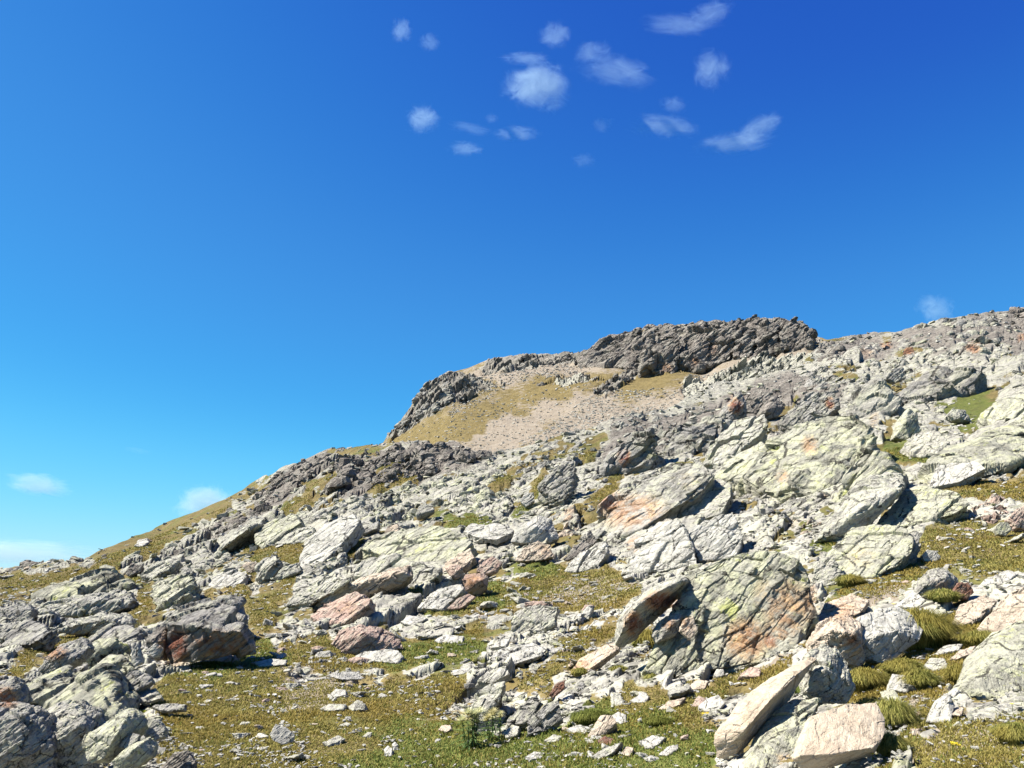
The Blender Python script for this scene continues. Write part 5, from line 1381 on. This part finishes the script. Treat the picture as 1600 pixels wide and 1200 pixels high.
def tuft(px, py, wpx, hpx, label, mat=None, n=900, droop=1.0, Y=None):
    """grass tussock: blades springing from a low mound and arching outwards"""
    c = ground(px, py)[0].copy()
    if Y: c = pt(px, py, Y)
    u = c[1] / F; R_ = wpx * u * 0.42; H = hpx * u * 0.78
    r = np.random.default_rng(hash_label(label))
    a = r.uniform(0, 6.283, n); q = np.sqrt(r.uniform(0, 1, n))
    P = np.stack([np.cos(a) * q * R_ * 0.7, np.sin(a) * q * R_ * 0.7, H * 0.45 * (1 - q ** 2)], -1)
    n = n * 3; a = r.uniform(0, 6.283, n); q = np.sqrt(r.uniform(0, 1, n))
    lob = 1 + 0.25 * np.sin(a * 2 + 1) + 0.2 * np.sin(a * 5)
    P = np.stack([np.cos(a) * q * lob * R_ * 0.85, np.sin(a) * q * lob * R_ * 0.85, H * 0.42 * (1 - q ** 2) * r.uniform(0.5, 1.1, n)], -1)
    d = np.stack([np.cos(a), np.sin(a), 0 * a], -1) * (0.15 + 0.6 * q)[:, None] + r.normal(0, 0.38, (n, 3)) * np.array((1, 1, 0))
    side = np.stack([-d[:, 1], d[:, 0], 0 * a], -1); side /= np.linalg.norm(side, axis=1)[:, None] + 1e-9
    L = H * 0.55 * r.uniform(0.5, 1.25, n)[:, None]; w = max(u * 0.45, 0.0016)
    p1 = P + np.array((0, 0, 0.6)) * L + d * L * 0.25
    p2 = p1 + np.array((0, 0, 0.22)) * L + d * L * 0.4
    p3 = p2 - np.array((0, 0, 0.35)) * L * droop + d * L * 0.4
    V = np.stack([P - side * w, P + side * w, p1 - side * w, p1 + side * w, p2 - side * w * .7, p2 + side * w * .7, p3], 1).reshape(-1, 3)
    i = np.arange(n)[:, None] * 7
    T = np.concatenate([i + np.array(t) for t in ([0, 1, 3], [0, 3, 2], [2, 3, 5], [2, 5, 4], [4, 5, 6])], 0)
    o = mesh_np('grass_tuft', V, T, [mat or TUFT], None, {'shade': np.repeat(r.uniform(0, 1, n), 7)})
    o.location = c
    tag(o, label, 'grass tuft', 'grass tussocks between the near rocks')
for a in [(1445,1010,75,78,'large hanging olive tussock right of the pale blocky boulder',None,2600),
          (1420,968,60,34,'low tussock on top of the hanging one behind the blocky boulder',None,1200),
          (1352,1075,62,42,'round golden tussock between knobbly rock and pale blocky boulder',None,1800),
          (1415,1050,60,32,'ragged tussock below the pale blocky boulder',None,1300),
          (1440,1075,50,40,'loose tussock around the small pale stone',None,1100),
          (1400,1135,36,60,'tall tussock hugging the right side of the big tan boulder',None,1700),
          (1392,1178,40,40,'dark tussock at the bottom right side of the big tan boulder',None,1000),
          (1475,945,46,28,'tussock at the foot of the humped dark rock',None,900),
          (1535,1010,60,30,'tussock strip above the big lichen striped slab',None,900),
          (1498,1062,22,40,'narrow tussock left of the big lichen striped slab',None,800),
          (1292,1102,34,18,'small tussock behind the big tan boulder',None,600),
          (1255,1092,26,18,'wispy green tussock in the gap under the knobbly rock',GRASS_GREEN,500),
          (1015,1005,36,46,'golden tussock in the hollow of the overhanging slab',None,1300),
          (1060,1040,42,24,'tussock at the left foot of the ribbed face',None,800),
          (1022,1065,20,22,'small round tussock below the grey knobbly blocks',None,500),
          (905,1062,26,16,'tussock on the tan worn slab end',None,500),
          (965,1060,24,16,'tussock among the shattered shards',None,500),
          (925,1128,60,26,'dark green tussock behind the flat pale stone',GRASS_GREEN,1400),
          (1030,1132,44,16,'green tussock near the hatchet shaped stone',GRASS_GREEN,900),
          (1330,915,40,26,'tussock on the bank below the slab with tan middle',None,800),
          (1580,1060,36,24,'tussock on the big lichen striped slab near the right edge',None,600),
          (1590,1160,50,40,'tussock in the bottom right corner',None,1200),
          (1565,1148,26,20,'tussock above the boulder cut by the bottom edge',None,600),
          (1170,907,0.1,0.1,None,None,0),
          (330,1040,70,14,'fresh green grass at the foot of the red sided boulder',GRASS_GREEN,1200)]:
    if a[6]: tuft(a[0], a[1], a[2], a[3], a[4], a[5], a[6])

def moss(px, py, w, h, label):
    c = ground(px, py)[0]; u = c[1] / F
    r = np.random.default_rng(3)
    n = 1400; a = r.uniform(0, 6.283, n); q = np.sqrt(r.uniform(0, 1, n))
    P = np.stack([np.cos(a) * q * w * u / 2, np.sin(a) * q * w * u / 2, h * u * np.sqrt(1 - q * q * .9)], -1)
    V, T, sh = blades(P, np.full(n, 0.03), np.full(n, 0.004), 0.9, 5)
    o = mesh_np('moss_cushion', V, T, [MOSS], None, {'shade': sh}); o.location = c
    tag(o, label, 'moss')
moss(218, 1112, 30, 6, 'bright yellow green moss cushion behind the leaning lichen boulder')

# ------------------------------------------------------------------ thistles and flowers
def thistle(px, py, hpx, label, heads, seed):
    c = ground(px, py)[0]; u = c[1] / F
    r = random.Random(seed)
    root = bpy.data.objects.new('thistle', None); C.objects.link(root); root.location = c
    tag(root, label, 'thistle', 'spiny alpine thistles at bottom centre')
    for k in range(heads):
        a = r.uniform(0, 6.28); H = hpx * u * r.uniform(0.7, 1.1); sp = r.uniform(0.05, 0.45) * hpx * u
        bx, by = math.cos(a) * sp * 0.5, math.sin(a) * sp * 0.5
        tx, ty = math.cos(a) * sp, math.sin(a) * sp
        Vs, Fs = [], []
        for j in range(6):                                        # stem: square tube
            f = j / 5; w = 0.006 * (1 - 0.4 * f)
            x, y, z = bx + (tx - bx) * f, by + (ty - by) * f, H * f
            Vs += [(x - w, y - w, z), (x + w, y - w, z), (x + w, y + w, z), (x - w, y + w, z)]
        for j in range(5):
            for q in range(4):
                Fs.append((j * 4 + q, j * 4 + (q + 1) % 4, j * 4 + 4 + (q + 1) % 4, j * 4 + 4 + q))
        stem = mesh_np('stem', np.array(Vs), np.array(Fs), [THISTLE], None, {'shade': np.full(len(Vs), 0.5)}, parent=root)
        # toothed leaves
        LV, LF = [], []
        for j in range(11):
            f = 0.1 + 0.85 * j / 11; x, y, z = bx + (tx - bx) * f, by + (ty - by) * f, H * f
            b = j * 2.4 + k; L = hpx * u * (0.52 - 0.25 * f) ; dx, dy = math.cos(b), math.sin(b); sx, sy = -dy, dx
            for t_ in range(7):
                g0, g1 = t_ / 7, (t_ + 1) / 7
                wd = L * 0.20 * (1 - g0 * 0.8)
                z0 = z + L * 0.5 * g0 - L * 0.55 * g0 * g0; z1 = z + L * 0.5 * g1 - L * 0.55 * g1 * g1
                for sg in (-1, 1):
                    n0 = len(LV)
                    LV += [(x + dx * L * g0, y + dy * L * g0, z0), (x + dx * L * g1, y + dy * L * g1, z1),
                           (x + dx * L * (g0 + 0.12) + sg * sx * wd, y + dy * L * (g0 + 0.12) + sg * sy * wd, (z0 + z1) / 2 + wd * 0.4)]
                    LF.append((n0, n0 + 1, n0 + 2))
        mesh_np('leaves', np.array(LV), np.array(LF), [THISTLE], None, {'shade': np.repeat([r.random() for _ in range(len(LV) // 3)], 3)}, parent=root)
        HV, HF = [], []
        for j in range(46):                                       # pale spiny bracts round the head
            b = j * 2.399; f = j / 46; L = hpx * u * (0.36 - 0.14 * f); el = 0.1 + 1.25 * f
            d = Vector((math.cos(b) * math.cos(el), math.sin(b) * math.cos(el), math.sin(el))); s_ = Vector((-math.sin(b), math.cos(b), 0))
            o_ = Vector((tx, ty, H)); n0 = len(HV)
            HV += [tuple(o_ - s_ * L * 0.12), tuple(o_ + s_ * L * 0.12), tuple(o_ + d * L)]
            HF.append((n0, n0 + 1, n0 + 2))
        mesh_np('flower_head', np.array(HV), np.array(HF), [THISTLE_HEAD], None, {'shade': np.repeat([r.random() for _ in range(46)], 3)}, parent=root)
thistle(735, 1172, 46, 'bushy green thistle with pale spiny heads, bottom centre', 7, 1)
thistle(768, 1158, 36, 'smaller pale headed thistle right of the bushy one', 4, 2)
thistle(782, 1140, 28, 'small thistle close against the tilted slab stack', 3, 4)

def flower(px, py, label, n=1, Y=None):
    c = ground(px, py)[0] if Y is None else pt(px, py, Y)
    u = c[1] / F; r = random.Random(int(px))
    root = bpy.data.objects.new('flower', None); C.objects.link(root); root.location = c
    tag(root, label, 'flower', 'yellow alpine flowers among the near rocks')
    for k in range(n):
        x, y, H = r.uniform(-6, 6) * u, r.uniform(-6, 6) * u, r.uniform(6, 11) * u
        w = 0.0018
        V = [(x - w, y, -0.02), (x + w, y, -0.02), (x + w, y, H), (x - w, y, H), (x, y - w, -0.02), (x, y + w, -0.02), (x, y + w, H), (x, y - w, H)]
        mesh_np('stem', np.array(V), np.array([(0, 1, 2, 3), (4, 5, 6, 7)]), [GRASS_GREEN], None, {'shade': np.full(8, 0.5)}, parent=root)
        PV, PF = [], []
        for j in range(7):
            b = j * 6.283 / 7; L = 2.6 * u; n0 = len(PV)
            PV += [(x, y, H), (x + math.cos(b - .35) * L, y + math.sin(b - .35) * L, H + L * .5), (x + math.cos(b) * L * 1.25, y + math.sin(b) * L * 1.25, H + L * .4), (x + math.cos(b + .35) * L, y + math.sin(b + .35) * L, H + L * .5)]
            PF.append((n0, n0 + 1, n0 + 2, n0 + 3))
        mesh_np('petals', np.array(PV), np.array(PF), [PETAL], None, {'shade': np.full(len(PV), 0.6)}, parent=root)
flower(1100, 1128, 'two yellow flowers in grass below the bright white stone', 2)
flower(1493, 1172, 'yellow flowers on the pale boulder at the bottom right edge', 4, 5.0)
flower(1590, 1112, 'yellow flower at the right edge on the cracked pale rocks', 1, 5.4)
flower(1360, 1200, 'yellow flower at the bottom edge below the big tan boulder', 1)
flower(1395, 950, 'yellow flower in the tussock above the pale blocky boulder', 1)

# ------------------------------------------------------------------ clouds
def cloud_material(k, dens, thr, tint=(0.66, 0.90, 1, 1)):
    N = NT('cloud_vapour')
    tc = N.nd('ShaderNodeTexCoord'); v = tc.outputs['Object']
    ln = N.nd('ShaderNodeVectorMath'); ln.operation = 'LENGTH'; N.lk(v, ln.inputs[0])
    fall = N.ramp(ln.outputs['Value'], 0.05, 1.0, 1.0, 0.0)
    oi = N.nd('ShaderNodeObjectInfo')
    off = N.nd('ShaderNodeVectorMath'); off.operation = 'ADD'
    sc_ = N.nd('ShaderNodeVectorMath'); sc_.operation = 'MULTIPLY'; N.lk(v, sc_.inputs[0])
    sc_.inputs[1].default_value = (1.0, 0.6, 1.0)
    rnd = N.math('MULTIPLY', oi.outputs['Random'], 60.0)
    N.lk(sc_.outputs[0], off.inputs[0]); N.lk(N.comb(rnd, rnd, rnd), off.inputs[1])
    n = N.noise(off.outputs[0], 2.7, 12, 0.74, 0.9)
    d = N.math('MULTIPLY', N.ramp(N.math('ADD', n, N.math('MULTIPLY', fall, 0.48)), thr + 0.06, thr + 0.34), N.math('MULTIPLY', N.ramp(ln.outputs['Value'], 0.55, 1.0, 1.0, 0.0), dens))
    pv = N.nd('ShaderNodeVolumePrincipled')
    pv.inputs['Color'].default_value = tint; pv.inputs['Anisotropy'].default_value = 0.2
    N.lk(d, pv.inputs['Density'])
    N.lk(pv.outputs[0], N.out.inputs['Volume'])
    N.m.cycles.volume_step_rate = 0.4
    return N.m
CM = [cloud_material('a', 0.0068, 0.66), cloud_material('b', 0.0120, 0.62, (0.88, 0.97, 1, 1)), cloud_material('c', 0.0036, 0.66), cloud_material('d', 0.0011, 0.62)]
bm = bmesh.new(); bmesh.ops.create_icosphere(bm, subdivisions=3, radius=1.0)
cmesh = []
for m in CM:
    me = bpy.data.meshes.new('cloud'); bm.to_mesh(me); me.materials.append(m); cmesh.append(me)
bm.free()
for px, py, w, h, m, rot, lab in [
  (842,135,120,95,0,0,'largest wispy cloud high above the summit'),
  (820,92,90,32,0,0,'thin cloud streak on top of the largest wispy cloud'),
  (868,55,60,60,2,0,'faint puff of cloud above the largest wispy cloud'),
  (965,113,135,66,2,-10,'pale feathery cloud right of the largest wispy cloud'),
  (925,82,70,50,2,20,'faint cloud wisp joined to the feathery cloud'),
  (1145,224,150,50,0,10,'wing shaped cloud, rightmost of the high clouds'),
  (1188,197,90,42,0,25,'upper feather of the wing shaped cloud'),
  (1036,197,125,48,0,-5,'flat cloud left of the wing shaped cloud'),
  (1052,163,50,36,2,0,'faint puff above the flat cloud'),
  (808,209,80,32,0,0,'small oval cloud below the largest wispy cloud'),
  (727,232,62,32,0,0,'small bright cloud, lowest of the left cluster'),
  (735,200,80,26,2,-12,'thin tilted streak above the small bright cloud'),
  (768,185,26,22,2,0,'tiny puff between left cluster and largest cloud'),
  (660,186,62,54,0,0,'leftmost round cloud of the high clouds'),
  (671,66,42,38,2,0,'small puff high on the upper left of the cluster'),
  (628,48,42,50,2,0,'very faint puff at the top left of the cluster'),
  (943,195,42,32,2,0,'tiny cloud between the flat cloud and the oval cloud'),
  (912,250,44,30,2,0,'very faint lowest puff below the tiny cloud'),
  (1060,38,150,50,2,0,'broad faint cloud at the top edge'),
  (1110,20,90,50,2,20,'faint streaks at the top edge right of the broad one'),
  (1110,108,70,80,2,0,'hardly visible veil below the top edge streaks'),
  (1462,485,62,56,0,-20,'little cloud just over the right ridge skyline'),
  (60,757,100,34,1,-10,'flat soft cloud low at the far left'),
  (320,787,88,58,1,0,'white puff resting on the left skyline'),
  (20,862,300,40,1,-3,'long white cloud bank on the horizon at far left'),
  (215,704,50,12,2,-8,'thin faint streak low in the left sky'),
]:
    D = 2600.0 if py < 600 else 3000
    c = pt(px, py, D); u = D / F
    o = bpy.data.objects.new('cloud', cmesh[m]); C.objects.link(o)
    o.location = c; o.scale = (w * u * 0.92, h * u * 0.5, h * u * 0.92)
    o.rotation_euler = (0, math.radians(-rot), 0)
    tag(o, lab, 'cloud', 'wispy clouds in the blue sky')
print('done', round(time.time() - T0, 1))
